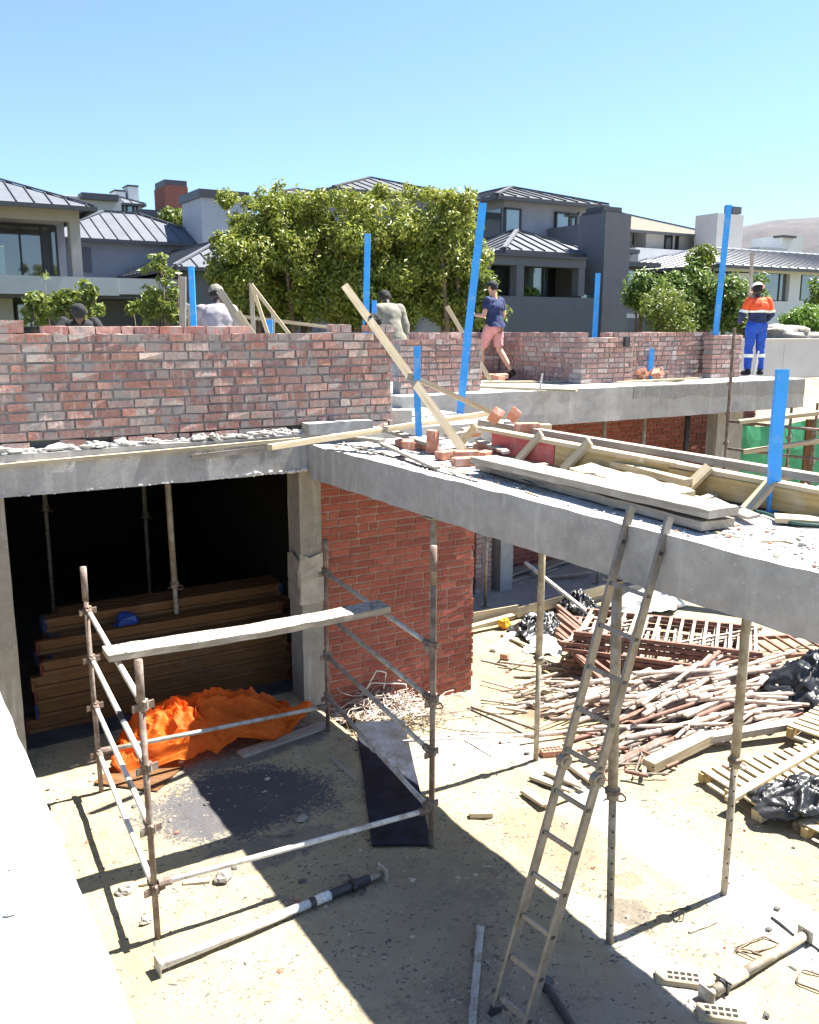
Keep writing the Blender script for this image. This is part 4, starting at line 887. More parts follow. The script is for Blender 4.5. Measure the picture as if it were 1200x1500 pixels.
brick(712, 672, 2.935, y0(25), 'brick right of the foot of the long leaning plank')
brick(710, 660, 2.945, y0(-35), 'reddish brick behind the foot of the long leaning plank')
brick(726, 624, 3.18, y0(70), 'brick with a red end tilted on the shutter box', (y0(35), y0(25)))
brick(753, 622, 3.18, y0(60), 'pale brick tilted on the shutter box', (y0(40), y0(20)))
brick(772, 631, 3.17, y0(-25), 'pale brick lying flat on the shutter box corner')
brick(798, 632, 3.15, y0(-30), 'yellowish half brick at the edge of the shutter box', size=(.11, .10, .07), mat='wood')
brick(588, 622, 3.04, y0(-32), 'square pale block at the right end of the weathered brick wall', size=(.25, .12, .17), mat='concrete_top')
brick(690, 640, 3.02, y0(15), 'broken brick wedged behind the crossing planks', (y0(20), 0))
rr = random.Random(77)     # rubble on the far slab
for k in range(16):
    brick(rr.uniform(927, 968), rr.uniform(549, 557), 3.19+rr.choice([0, 0, .06, .11]), rr.uniform(0, 3), 'broken brick in the small rubble heap on the far slab', (rr.uniform(-.5, .5), rr.uniform(-.5, .5)), size=(rr.uniform(.09, .22), .1, .07))['group'] = 'rubble on the far slab'
for k in range(7):
    brick(rr.uniform(708, 738), rr.uniform(551, 558), 3.19+rr.choice([0, .06]), rr.uniform(-.4, .4), 'brick dropped on the far slab at the feet of the man in pink shorts', (rr.uniform(-.2, .2), rr.uniform(-.2, .2)))['group'] = 'bricks at the man\'s feet'
brick(808, 1107, 0, y0(-20), 'red perforated brick on the sand beside the slim steel prop', holes=True)
brick(705, 1196, 0, y0(-30), 'small yellowish brick on the sand near the shadow edge', mat='wood', size=(.2, .07, .05))
brick(741, 962, -.3, y0(35), 'single brick on the ground left of the heap of scaffold pieces')
brick(1000, 1440, 0, y0(-42), 'perforated brick at the lower right, left of the fallen steel prop', holes=True, size=(.34, .11, .05), mat='dusty_block')
brick(1056, 1492, 0, y0(-42), 'perforated brick at the lower right corner, in front of the fallen steel prop', holes=True, size=(.28, .11, .05), mat='dusty_block')
# ================================================================ CRUMPLED SHEETS
def crumple(name, c, sx, sy, h, rot, seed, mat, label, cat, n=34, smooth=True, fold=3.2, base=.35, droop=.5, outline=.18):
    n = int(n*2.0); c = Vector(c); mb = MB(); o = Vector((seed*7.3, seed*3.1, 0)); cr, sr = math.cos(rot), math.sin(rot)
    for j in range(n+1):
        for i in range(n+1):
            u, v = i/n*2-1, j/n*2-1
            k = 1+outline*mnoise.noise(Vector((u*1.3, v*1.3, seed)))*2
            # square -> rounded blob
            px = u*math.sqrt(max(0, 1-.42*v*v))*k*sx; py = v*math.sqrt(max(0, 1-.42*u*u))*k*sy
            q = Vector((u, v, 0))*fold
            w = q+Vector((mnoise.noise(q*.7+o), mnoise.noise(q*.7-o), 0))*.9
            r1 = 1-abs(mnoise.noise(w+o))*2.1; r2 = 1-abs(mnoise.noise(w*2.3-o))*2.1; r3 = abs(mnoise.noise(w*5+o))
            m = max(0, 1-(u*u+v*v)*droop)
            r4 = 1-abs(mnoise.noise(w*4.1+o*.5))*2.3; z = h*(base*m+(1-base)*m*(.60*max(0, r1)+.28*max(0, r2)+.15*max(0, r4)+.08*r3))+.006+.012*abs(mnoise.noise(w*3))
            off = .14*h*Vector((mnoise.noise(w*1.7), mnoise.noise(w*1.7+Vector((5, 5, 5))), 0))
            mb.v.append((c.x+px*cr-py*sr+off.x, c.y+px*sr+py*cr+off.y, c.z+max(z, .006)))
    for j in range(n):
        for i in range(n):
            a = j*(n+1)+i; mb.f.append((a, a+1, a+n+2, a+n+1)); mb.m.append(0); mb.uv.append(None)
    return tag(mb.build(name, M[mat], smooth=smooth), label, cat)
crumple('orange_tarpaulin', (2.66, 8.30, 0.0), 1.06, .48, .54, -.05, 5, 'orange', 'crumpled bright orange plastic sheet heaped at the mouth of the garage', 'tarpaulin', 44, smooth=False, fold=2.0, base=.30, droop=.60, outline=.22)
# shiny black board in the shadow edge
P = [G(545, 1240), G(632, 1240), G(592, 1058, -.05), G(521, 1060, -.05)]
mb = MB(); nn = 20
for j in range(nn+1):
    for i in range(7):
        p = lerp(lerp(P[0], P[1], i/6), lerp(P[3], P[2], i/6), j/nn); z = max(p.z, ground_h(p.x, p.y))+.022+.012*mnoise.noise(Vector((p.x*3, p.y*3, 3)))
        mb.v.append((p.x, p.y, z))
m0 = len(mb.v); mb.v += [(x, y, z-.018) for x, y, z in mb.v]
for j in range(nn):
    for i in range(6):
        a = j*7+i; mb.f.append((a, a+1, a+8, a+7)); mb.m.append(0); mb.uv.append(None); mb.f.append((m0+a+7, m0+a+8, m0+a+1, m0+a)); mb.m.append(0); mb.uv.append(None)
edge = [i for i in range(7)]+[j*7+6 for j in range(1, nn+1)]+[nn*7+i for i in range(5, -1, -1)]+[j*7 for j in range(nn-1, 0, -1)]
for a, b in zip(edge, edge[1:]+edge[:1]): mb.f.append((a, m0+a, m0+b, b)); mb.m.append(0); mb.uv.append(None)
tag(mb.build('shutter_board', M['mat_black'], smooth=False), 'glossy black shutter board lying on the ground by the right scaffold upright', 'board')
# boards / sheets under the tarpaulin
plank(G(352, 1108, .0)+V(0, 0, .02), G(478, 1064, .0)+V(0, 0, .02), .14, .03, 'grey board lying on the ground at the right end of the orange sheet', 'wood_grey')
plank(G(160, 1130)+V(0, 0, .012), G(250, 1142)+V(0, 0, .012), .5, .016, 'brown sheet of board under the left end of the orange sheet', 'wood_girder')
# debris on shaded ground
plank(G(485, 1112)+V(0, 0, .012), G(523, 1146)+V(0, 0, .012), .035, .02, 'small dark batten on the shaded ground left of the black shutter board', 'wood_grey')
plank(G(205, 1298)+V(0, 0, .012), G(262, 1287)+V(0, 0, .012), .03, .02, 'short brown lath under the front scaffold tube', 'wood')
plank(G(268, 1295)+V(0, 0, .012), G(308, 1291)+V(0, 0, .012), .05, .016, 'splinter of brown board on the sand under the front scaffold tube', 'wood')
mb = MB(); p, q = G(704, 1362)+V(0, 0, .02), G(688, 1540)+V(0, 0, .02); mb.bar(p, q, .05, .006); mb.bar(p+V(-.022, -.01, .018), q+V(-.022, -.01, .018), .006, .04); mb.bar(p+V(.0, 0, .006), lerp(p, q, .32)+V(0, 0, .006), .052, .006)
tag(mb.build('metal_channel', M['galv']), 'grey metal channel lying in the shade left of the ladder foot', 'metal bar')
mb = MB(); p, q = G(800, 1448)+V(0, 0, .03), G(850, 1530)+V(0, 0, .03); mb.tube([p, q], .028, 10); mb.tube([p-V(.03, .02, 0), p+V(.03, .02, 0)], .04, 8); tag(mb.build('steel_tube', M['dark_steel']), 'dark steel tube in the shade right of the ladder foot', 'tube')
for (x, y, s, lab) in ((183, 1308, .07, 'grey stone lump on the sand just left of the front scaffold upright'), (214, 1352, .05, 'pale crumbly lump at the foot of the front scaffold upright'),
                       (326, 1290, .08, 'brown clod of earth under the front scaffold tube'), (442, 1202, .06, 'dark clod of mortar on the shaded ground beyond the low scaffold tube')):
    mb = MB(); c = G(x, y); mb.blob(c+V(0, 0, s*.35), s, s*.7, s*.5, x, .35, 9, 6); tag(mb.build('stone', M['stone']), lab, 'stone')
# rods, loops
def rod(a, b, r, label, mat='rust', name='steel_rod', z=.01, cat='rod', group=None):
    a = G(*a, z); b = G(*b, z); mb = MB(); m = (a+b)/2+V(0, 0, .004); mb.tube([a, lerp(a, b, .33)+V(.006, .004, 0), lerp(a, b, .66)-V(.004, .006, 0), b], r, 7); return tag(mb.build(name, M[mat], smooth=True), label, cat, group)
rod((690, 1036), (905, 1110), .016, 'long rusty rod on the sunlit ground running from the red brick panel towards the ladder', z=-.08)
rod((690, 1040), (860, 1118), .012, 'dark rod lying beside a longer rusty one on the sunlit ground', 'dark_steel', z=-.06)
rod((590, 1086), (768, 1077), .015, 'straight pale rod on the sunlit ground right of the black shutter board', 'white_pipe', z=-.02)
rod((600, 1062), (738, 1044), .006, 'thin wire on sunlit ground, upper of two by the wire heap', 'rust', z=-.1)
rod((610, 1050), (690, 1040), .006, 'short thin wire on sunlit ground by the wire heap', 'rust', z=-.12)
rod((600, 1058), (682, 1072), .006, 'thin wire crossing below the others by the wire heap', 'rust', z=-.08)
rod((680, 1085), (720, 1108), .006, 'short dark wire below the straight pale rod', 'dark_steel', z=-.02)
rod((1010, 1366), (1050, 1348), .013, 'short pale rod on the ground near the rightmost steel prop', 'white_pipe')
rod((1130, 1344), (1172, 1376), .012, 'dark rod above the fallen prop at the right edge', 'dark_steel')
rod((1172, 1374), (1215, 1400), .010, 'thin rod at the right edge beyond the fallen prop', 'dark_steel')
rod((340, 1228), (430, 1222), .006, 'thin wire on the sunlit sand near the low scaffold tube', 'rust')
def loop(px, r, label, z=.012, mat='rust'):
    pts = [G(x, y, z) for x, y in px]; pts.append(pts[0]); out = []
    for i in range(len(pts)-1):
        for t in (.08, .5, .92): out.append(lerp(pts[i], pts[i+1], t)+V(0, 0, .006*math.sin(i*2+t*3)))
    out.append(out[0]); mb = MB(); mb.tube(out, r, 6); return tag(mb.build('wire_stirrup', M[mat], smooth=True), label, 'wire loop')
loop([(1075, 1390), (1118, 1372), (1144, 1382), (1110, 1394)], .006, 'bent wire loop on the ground above the fallen prop at the right')
loop([(1078, 1393), (1108, 1406), (1125, 1402), (1092, 1390)], .006, 'second bent wire loop tucked against the fallen prop at the right')
loop([(1166, 1440), (1174, 1420), (1230, 1436), (1225, 1462)], .007, 'wire loop cut by the right edge of the picture')
loop([(985, 1335), (1005, 1330), (1000, 1348), (988, 1350)], .005, 'small wire loop in the shadow of the rightmost prop', mat='dark_steel')
# splintered wood near the ladder
for a, b, w, lab in (((768, 1158), (800, 1180), .10, 'front splintered board of the pile left of the ladder hinge'), ((780, 1138), (838, 1160), .09, 'middle splintered board of the pile left of the ladder hinge'),
                     ((800, 1130), (855, 1155), .07, 'rear splintered board of the pile left of the ladder hinge'), ((838, 1122), (872, 1148), .09, 'board behind the ladder hinge with a dark underside'), ((795, 1180), (832, 1164), .08, 'short crosswise board of the pile left of the ladder hinge')):
    plank(G(*a, .03), G(*b, .05), w, .025, lab, 'wood', upv=(.25, .1, 1), jit=.008)
# ---------------------------------------------------------------- wire heap at the red panel
rr = random.Random(12); mb = MB(); c0 = G(552, 1035, -.2)
def bent(c, L, seed, r):
    q = random.Random(seed); a = q.uniform(0, 6.28); p = Vector(c); pts = [p.copy()]; el = q.uniform(-.15, .25)
    for k in range(6):
        a += q.uniform(-.7, .7); el = el*.6+q.uniform(-.35, .3); p = p+Vector((math.cos(a), math.sin(a), el))*L/6; p.z = max(p.z, c0.z+.01); pts.append(p.copy())
    return pts
for k in range(520):
    u = rr.gauss(0, .34); v = rr.gauss(0, .16); hgt = .36*math.exp(-(u*u/.20+v*v/.06))*rr.random()
    p = c0+V(.85, -.5, 0)*u+V(.5, .85, 0)*v; p.z = ground_h(p.x, p.y)+.012+hgt
    mb.tube(bent(p, rr.uniform(.12, .5), k, 0), rr.choice([.004, .005, .007]), 5)
tag(mb.build('wire_offcuts', mat_metal_worn('bleached_wire', (.62, .56, .5), (.32, .24, .19), .5, .05, .7)), 'tangled heap of bent wire offcuts at the foot of the red brick panel', 'wire heap', kind='stuff')
for k, (px, lab) in enumerate((([(535, 1012), (552, 982), (566, 985), (562, 1010)], 'tallest bent bar loop sticking up from the wire heap'), ([(528, 1020), (545, 1000), (595, 1002), (597, 1028)], 'wide bar loop lying on top of the wire heap'))):
    pts = [FD(x, y, G(552, 1035, -.2).dot(_fw)+.02*i) for i, (x, y) in enumerate(px)]; out = []
    for i in range(3):
        for t in (.05, .5, .95): out.append(lerp(pts[i], pts[i+1], t))
    mb = MB(); mb.tube(out, .007, 6); tag(mb.build('wire_stirrup', M['white_pipe'], smooth=True), lab, 'wire loop')
mb = MB(); rr = random.Random(15)    # loose chips strewn over the whole working floor
for k in range(9000):
    x = rr.uniform(.35, 7.5); y = rr.uniform(2.2, 9.4)
    if mnoise.noise(Vector((x*1.1, y*1.1, 8))) < rr.uniform(-.5, .35): continue
    z = ground_h(x, y); s = rr.uniform(.003, .009)*(1.7 if rr.random() < .05 else 1); a = rr.uniform(0, 6.28)
    d = V(math.cos(a), math.sin(a), 0); e = V(-math.sin(a), math.cos(a), 0); L = s*rr.uniform(1.2, 3.2); h = s*rr.uniform(.3, .9)
    p = V(x, y, z); vs = [p-d*L-e*s*.5, p+d*L*.8-e*s, p+d*L+e*s*.6, p-d*L*.6+e*s, p+V(0, 0, h)+d*rr.uniform(-.5, .5)*L]
    mb.add(vs, [(0, 1, 4), (1, 2, 4), (2, 3, 4), (3, 0, 4)], rr.choice([0, 0, 0, 1, 2]))
for k in range(420):
    x = rr.uniform(.4, 7.5); y = rr.uniform(2.2, 9.2)
    if mnoise.noise(Vector((x*.9, y*.9, 3))) < rr.uniform(-.3, .5): continue
    s = rr.uniform(.010, .026); mb.blob((x, y, ground_h(x, y)+s*.25), s*rr.uniform(.8, 1.6), s, s*.7, k*1.7, .45, 6, 4, rr.choice([0, 0, 1, 1, 3]))
tag(mb.build('ground_chips', [mat_plain('dark_chip', (.11, .105, .10), .9, var=.3), mat_plain('sand_chip', (.40, .35, .27), .9), mat_plain('timber_chip', (.30, .20, .11), .9), mat_plain('brick_chip', (.28, .13, .09), .9)]), 'small dark chips and crumbs strewn over the sandy floor', 'chips', kind='stuff')
# ================================================================ GARAGE STORE
GX1 = 3.98
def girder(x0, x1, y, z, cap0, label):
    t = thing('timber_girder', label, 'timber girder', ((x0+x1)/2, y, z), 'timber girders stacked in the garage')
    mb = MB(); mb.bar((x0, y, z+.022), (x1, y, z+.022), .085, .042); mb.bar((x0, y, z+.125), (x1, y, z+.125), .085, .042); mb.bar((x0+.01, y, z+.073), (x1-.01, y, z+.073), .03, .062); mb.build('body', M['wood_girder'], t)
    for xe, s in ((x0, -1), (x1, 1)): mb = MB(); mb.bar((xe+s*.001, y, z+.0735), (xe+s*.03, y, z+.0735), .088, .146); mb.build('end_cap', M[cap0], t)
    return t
capb = [M['blue_bag'], ]
M['cap_red'] = mat_plain('red_end_paint', (.12, .02, .012), .8); M['cap_blue'] = mat_plain('blue_end_paint', (.015, .03, .09), .8)
rr = random.Random(5)
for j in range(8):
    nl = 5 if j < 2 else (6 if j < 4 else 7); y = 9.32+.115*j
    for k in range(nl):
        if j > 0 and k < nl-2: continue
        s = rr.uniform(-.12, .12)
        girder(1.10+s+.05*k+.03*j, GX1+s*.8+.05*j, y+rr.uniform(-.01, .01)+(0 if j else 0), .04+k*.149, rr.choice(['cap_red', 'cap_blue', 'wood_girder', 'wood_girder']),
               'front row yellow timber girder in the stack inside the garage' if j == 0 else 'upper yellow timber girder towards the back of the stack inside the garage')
c = G(186, 910, .94); mb = MB(); mb.blob((c.x, c.y, .93), .15, .12, .09, 3, .3, 14, 9); tag(mb.build('plastic_bag', M['blue_bag'], smooth=False), 'crumpled blue plastic bag on the timber girders inside the garage', 'bag')
# ================================================================ YARD
# timber kerb on the edge of the far floor
plank(FY(690, 905, 10.56), FY(758, 893, 10.56), .04, .16, 'left pale board edging the shaded floor beyond the yard', 'wood')
plank(FY(757, 897, 10.57), FY(905, 858, 10.57), .04, .16, 'long pale board edging the shaded floor beyond the yard', 'wood')
plank(FY(690, 922, 10.4)+V(0, 0, .03), FY(752, 905, 10.4)+V(0, 0, .03), .10, .06, 'pale squared timber lying before the floor edging', 'wood')
zb = -.33
def YG(x, y, dz=0.0):
    z = -.2
    for _ in range(6): p = G(x, y, z+dz); z = ground_h(p.x, p.y)
    return G(x, y, z+dz)
# rusty ladder frames stacked flat
e1 = (YG(1090, 1000)-YG(822, 1005)); e1.z = 0; e1.normalize(); e2 = V(-e1.y, e1.x, 0)
o0 = YG(822, 1008)
def frame(o, d, L, W, z, label, n=13, mat='rust_red'):
    e = V(-d.y, d.x, 0); t = thing('scaffold_trestle', label, 'scaffold trestle', o+d*L/2+e*W/2+V(0, 0, z), 'rusty frames stacked in the yard')
    mb = MB()
    for w in (0, W): mb.bar(o+e*w+V(0, 0, z), o+e*w+d*L+V(0, 0, z), .05, .05)
    mb.build('side_member', M[mat], t)
    mb = MB()
    for k in range(n): p = o+d*(L*(k+.5)/n)+V(0, 0, z+.012); mb.bar(p+e*.03, p+e*(W-.03), .035, .03)
    if n > 9: mb.bar(o+V(0, 0, z+.01), o+d*L*.4+e*W+V(0, 0, z+.01), .03, .025); mb.bar(o+d*L*.55+V(0, 0, z+.01), o+d*L+e*W+V(0, 0, z+.01), .03, .025)
    mb.build('cross_bar', M['pipe' if n > 9 else mat], t); return t
rr = random.Random(8); fr0 = None
for k in range(9):
    a = rr.uniform(-.06, .06); d = V(e1.x*math.cos(a)-e1.y*math.sin(a), e1.x*math.sin(a)+e1.y*math.cos(a), 0)
    o = o0+e1*rr.uniform(-.1, .1)+e2*(rr.uniform(.12, .25)+.03*k)
    frame(o, d, rr.uniform(2.0, 2.35), rr.uniform(1.0, 1.15), zb-o.z+.07+.066*k-zb*0, ('topmost rusty frame on the flat stack in the yard' if k == 8 else 'rusty ladder-like frame in the flat stack in the yard'), n=rr.choice([11, 13, 15]))
o = YG(935, 1000); frame(o+e2*-.05, e1, 1.2, .35, .12, 'short red-brown frame with pale slats in front of the frame stack', 12)
o = YG(1088, 975); frame(o, V(e1.x*.9+.2, e1.y+.45, 0).normalized(), 1.5, .7, .1, 'rusty frame lying skewed right of the flat stack', 8)
for k in range(9):
    a = FD(818+rr.uniform(-8, 12), 888+k*7+rr.uniform(-3, 3), 12.0-.11*k); b = FD(890+rr.uniform(-6, 8), 950+k*6, 11.0-.1*k)
    mb = MB(); mb.bar(a, b, .05, .045, (0, 0, 1), 0, .003); mb.bar(a+V(0, 0, -.03), b+V(0, 0, -.03), .012, .06)
    tag(mb.build('angle_bar', M['rust_red']), 'red-brown steel angle in the sloping bundle at the left end of the frame stack', 'steel angle', 'red angles beside the frame stack')
# the heap of tubes
rr = random.Random(31)
def pipe_at(p, ang, L, r, tilt, mat, label, grp, coup=False):
    d = V(math.cos(ang)*math.cos(tilt), math.sin(ang)*math.cos(tilt), math.sin(tilt)); mb = MB()
    mb.tube([p-d*L/2, p-d*L/2+d*.02, p+d*L/2-d*.02, p+d*L/2], [r*.8, r, r, r*.8], 9)
    if rr.random() < .16 and not coup:
        mb = MB(); mb.bar(p-d*L/2, p+d*L/2, r*2.6, r*1.1, (0, 0, 1), 0, .003)
    if coup:
        for t in (-.3, .02, .33): mb.tube([p+d*(L*t-.04), p+d*(L*t+.04)], r*1.5, 8); mb.bar(p+d*L*t-V(0, 0, .055), p+d*L*t+V(0, 0, .055), .02, .05)
    o = mb.build('scaffold_tube', M[mat], smooth=False); return tag(o, label, 'tube', grp)
L1 = 'dusty pinkish scaffold tube in the tangled heap in the yard'; L2 = 'rust-brown scaffold tube in the tangled heap in the yard'; L3 = 'scaffold tube with couplers along it, lying across the tangled heap in the yard'
Q = [YG(900, 1125), YG(1215, 1050), YG(1150, 985), YG(815, 1010)]
for k in range(190):
    u = rr.random(); v = rr.random(); p = lerp(lerp(Q[0], Q[1], u), lerp(Q[3], Q[2], u), v); m = max(0, 1-(2*u-1)**4)*max(0, 1-(2*v-1)**2)
    gz = ground_h(p.x, p.y); p.z = gz+.03+.36*m*rr.random()**.8
    base = rr.choice([0, 0, .04, -.08, .1, -.5, -.42, .32]); ang = base+rr.uniform(-.09, .09)
    rs = rr.random(); mat, lab = ('pipe', L1) if rs < .74 else (('rust_red', L2) if rs < .88 else ('rust', L2))
    if k % 7 == 0: mat, lab = 'pipe', L3
    pipe_at(p, ang, rr.uniform(.6, 1.75), rr.choice([.019, .023, .027]), rr.uniform(-.09, .09), mat, lab, 'tubes in the tangled heap', k % 7 == 0)
for k in range(70):      # darker, flatter pieces at the bottom of the heap
    u = rr.random(); v = rr.random(); p = lerp(lerp(Q[0], Q[1], u), lerp(Q[3], Q[2], u), v); p.z = ground_h(p.x, p.y)+.025+.06*rr.random()
    pipe_at(p, rr.choice([0, -.1, .1, -.5, .35])+rr.uniform(-.15, .15), rr.uniform(.5, 1.5), rr.choice([.022, .028]), rr.uniform(-.03, .03), rr.choice(['rust', 'rust', 'rust_red']), L2, 'tubes in the tangled heap')
# loose tubes and laths running left from the heap
L4 = 'loose tube or lath strewn on the ground left of the tangled heap'
c2 = YG(820, 1012)
for k in range(44):
    u = rr.gauss(0, .30); v = rr.gauss(0, .38); p = c2+V(.8, -.55, 0)*u+V(.55, .8, 0)*v; p.z = ground_h(p.x, p.y)+.02+.13*rr.random()*math.exp(-u*u-v*v)
    pipe_at(p, rr.choice([-.9, -.6, -1.1, .1, -.2])+rr.uniform(-.2, .2), rr.uniform(.25, .9), rr.choice([.012, .016, .02]), rr.uniform(-.05, .1), rr.choice(['pipe', 'pipe', 'pipe', 'rust_red', 'rust', 'wood']), L4, 'loose tubes left of the heap')
L5 = 'rusty iron scrap lying on the ground behind the ladder'
c2 = YG(925, 1095, .1)
for k in range(34):
    u = rr.gauss(0, .22); v = rr.gauss(0, .24); p = c2+V(.8, -.55, 0)*u+V(.55, .8, 0)*v; p.z = ground_h(p.x, p.y)+.02+.1*rr.random()
    pipe_at(p, rr.uniform(-1.6, 1.2), rr.uniform(.1, .5), rr.choice([.010, .014, .02]), rr.uniform(-.15, .2), rr.choice(['rust_red', 'rust_red', 'rust', 'pipe']), L5, 'iron scrap behind the ladder')
# squared timbers on the heap
plank(YG(950, 1132)+V(0, 0, .07), YG(1036, 1096)+V(0, 0, .12), .14, .10, 'thick pale beam lying at the near end of the tube heap', 'wood')
plank(YG(1032, 1098)+V(0, 0, .12), YG(1200, 1075)+V(0, 0, .16), .12, .07, 'long pale beam lying behind the pallets along the tube heap', 'wood_grey')
plank(G(1068, 1172, .14), G(1215, 1085, .15), .08, .04, 'pale batten lying diagonally across the slatted pallet', 'wood')
plank(G(1108, 1195, .06), G(1165, 1165, .10), .1, .09, 'whitish beam end between the pallet and the black sheeting', 'wood')
plank(FY(770, 824, 10.9), G(880, 912, -.15), .05, .04, 'pale pole leaning from the shaded room down onto the frame stack', 'white_pipe', upv=(0, 0, 1))
def pallet(o, d, L, W, z, label, n=9):
    d = Vector(d).normalized(); e = V(-d.y, d.x, 0); o = Vector(o); t = thing('pallet', label, 'pallet', o+d*W/2+e*L/2)
    for k in range(3):
        mb = MB(); p = o+d*(W*k/2*.94+.03)+V(0, 0, z+.05); mb.bar(p, p+e*L, .06, .09); mb.build('bearer', M['wood_yellow'], t)
    for k in range(n):
        mb = MB(); p = o+e*(L*(k+.5)/n)+V(0, 0, z+.107); mb.bar(p, p+d*W, L/n*.62, .018, (0, 0, 1), 0, .003); mb.build('slat', M['wood'], t)
    for k in (0, 2): mb = MB(); p = o+e*(L*(.05+.45*k))+V(0, 0, z-.007); mb.bar(p, p+d*W, .09, .016); mb.build('base_board', M['wood'], t)
    return t
pa = G(1022, 1146, 0); pb = G(1107, 1202, 0); pallet((pa.x, pa.y, ground_h(pa.x, pa.y)+.012), (pb-pa), 1.9, (pb-pa).length, 0, 'slatted wooden pallet in front of the tube heap at the right', 15)
pa = YG(1150, 1092); pb = YG(1228, 1120); pallet((pa.x, pa.y, pa.z+.05), (pb-pa), 1.3, 1.0, .05, 'slatted pallet with a red-painted edge behind the tube heap at the right edge', 11)
plank(G(1160, 1062, -.0), G(1230, 1045, -.0), .03, .1, 'red-painted board along the pallet at the right edge', 'wood_red')
pa = G(1172, 1226, 0); pb = G(1245, 1262, 0); pallet((pa.x, pa.y, .0), (pb-pa), .6, .9, 0, 'corner of a pallet at the right edge below the black sheeting', 5)
mb = MB(); c = G(1168, 1212, .05); mb.tube([c, c+V(.25, -.05, .02)], [.055, .055], 14, 0, False); mb.tube([c, c+V(.25, -.05, .02)], [.042, .042], 14, 0, False); tag(mb.build('plastic_pipe', M['wood']), 'short yellowish pipe stub under the black sheeting at the right edge', 'pipe')
crumple('black_sheeting', YG(1212, 1030), .72, .5, .62, -.5, 11, 'black_plastic', 'large heap of black plastic sheeting at the right edge, under the beam', 'plastic sheeting', 34, fold=2.2, base=.55, droop=.7, outline=.12)
crumple('black_sheeting', YG(1180, 1180, .1), .46, .30, .26, -.5, 13, 'black_plastic', 'small crumpled black plastic sheet lying over the pallet at the right edge', 'plastic sheeting', 26, fold=2.6, base=.5, droop=.6, outline=.2)
crumple('black_sheeting', YG(795, 925), .55, .38, .28, .4, 17, 'black_plastic', 'crumpled black plastic at the left of the frame stack, below the floor edging', 'plastic sheeting', 30, fold=3.0, base=.3, droop=.6, outline=.3)
crumple('black_sheeting', YG(845, 900), .38, .3, .42, .2, 19, 'black_plastic', 'black plastic bag with white stripes beside the leaning pole', 'plastic sheeting', 26, fold=3.0, base=.4, droop=.6, outline=.3)
crumple('white_sheeting', YG(945, 890), .7, .4, .3, -.2, 23, 'white_plastic', 'heap of white sheeting behind the frame stack, under the beam', 'plastic sheeting', 24, fold=2.6, base=.4, droop=.6, outline=.3)
crumple('white_sheeting', YG(800, 950), .35, .25, .16, .7, 24, 'white_plastic', 'small white plastic sheet among the black plastic left of the frame stack', 'plastic sheeting', 20, fold=2.6, base=.4, droop=.6, outline=.3)
crumple('white_sheeting', G(1040, 990, .1), .28, .14, .2, -.3, 27, 'white_plastic', 'twisted white plastic wrap on the frame stack', 'plastic sheeting', 18, fold=2.6, base=.4, droop=.6, outline=.3)
mb = MB(); c = YG(738, 921); mb.blob(c+V(0, 0, .08), .09, .08, .09, 4, .3, 10, 7); mb.blob(c+V(.08, .02, .06), .06, .06, .06, 5, .3, 8, 6); tag(mb.build('yellow_bucket_piece', M['yellow_plastic']), 'yellow plastic scrap on the ground near the floor edging', 'plastic scrap')
plank(YG(722, 955)+V(0, 0, .03), YG(752, 930)+V(0, 0, .03), .09, .04, 'white batten lying on the ground left of the black plastic', 'white_plastic')
plank(YG(735, 932)+V(0, 0, .03), YG(790, 958)+V(0, 0, .04), .05, .03, 'brown batten lying on the ground left of the black plastic', 'wood')
plank(YG(705, 968)+V(0, 0, .012), YG(745, 977)+V(0, 0, .012), .03, .02, 'thin dark lath on the sand right of the red brick panel', 'wood_grey')
rr = random.Random(3)
for k in range(8):
    a = FY(738+rr.uniform(-10, 60), 845+rr.uniform(-8, 10), 11.8+rr.uniform(-.3, .6)); a.z = -.17+.03*k*.3
    mb = MB(); ang = rr.uniform(-.3, .5); mb.bar(a, a+V(math.cos(ang), math.sin(ang), 0)*rr.uniform(.8, 1.6), .09, .03); tag(mb.build('timber_plank', M['wood_grey']), 'dim board on the shaded floor beyond the yard', 'plank', 'boards on the shaded floor')
# ================================================================ SCAFFOLD AND NET AT FAR RIGHT
nt_ = MB(); a = FY(1080, 640, 11.6); n = 26
for j in range(9):
    for i in range(n+1):
        x = a.x-.2+5.4*i/n; z = 2.28-.10*math.sin(math.pi*((i/n*2.2) % 1))-.0*j-(j/8)*2.2
        nt_.v.append((x, 11.6+.05*mnoise.noise(Vector((x*1.5, j*.4, 0)))*2-.25*i/n, z))
for j in range(8):
    for i in range(n): q = j*(n+1)+i; nt_.f.append((q, q+1, q+n+2, q+n+1)); nt_.m.append(0); nt_.uv.append(None)
tag(nt_.build('shade_net', M['net']), 'green shade net hung as a fence beyond the far slab', 'net')
def spole(x, y0_, y1_, dist, label, r=.024, mat='rust', zlo=None):
    p = FD(x, y0_, dist); q = FD(x, y1_, dist); q = V(p.x, p.y, zlo if zlo is not None else q.z)
    mb = MB(); mb.tube([q, p], r, 8); z = q.z+.3
    while z < p.z-.2: mb.tube([(p.x, p.y, z-.03), (p.x, p.y, z+.03)], r*1.6, 8); mb.bar((p.x-.07, p.y, z), (p.x+.07, p.y, z), .02, .05); z += .5
    return tag(mb.build('scaffold_upright', M[mat]), label, 'scaffold pole')
def hpole(a, b, label, r=.024, mat='rust'):
    mb = MB(); mb.tube([a, lerp(a, b, .5)-V(0, 0, .01), b], r, 8); return tag(mb.build('scaffold_tube', M[mat], smooth=True), label, 'scaffold pole')
spole(1076, 480, 0, 15.1, 'scaffold upright in front of the pier at the right end of the far slab', zlo=-.1, r=.027)
spole(1160, 596, 0, 15.0, 'rusty scaffold upright just right of the wide blue post', zlo=0)
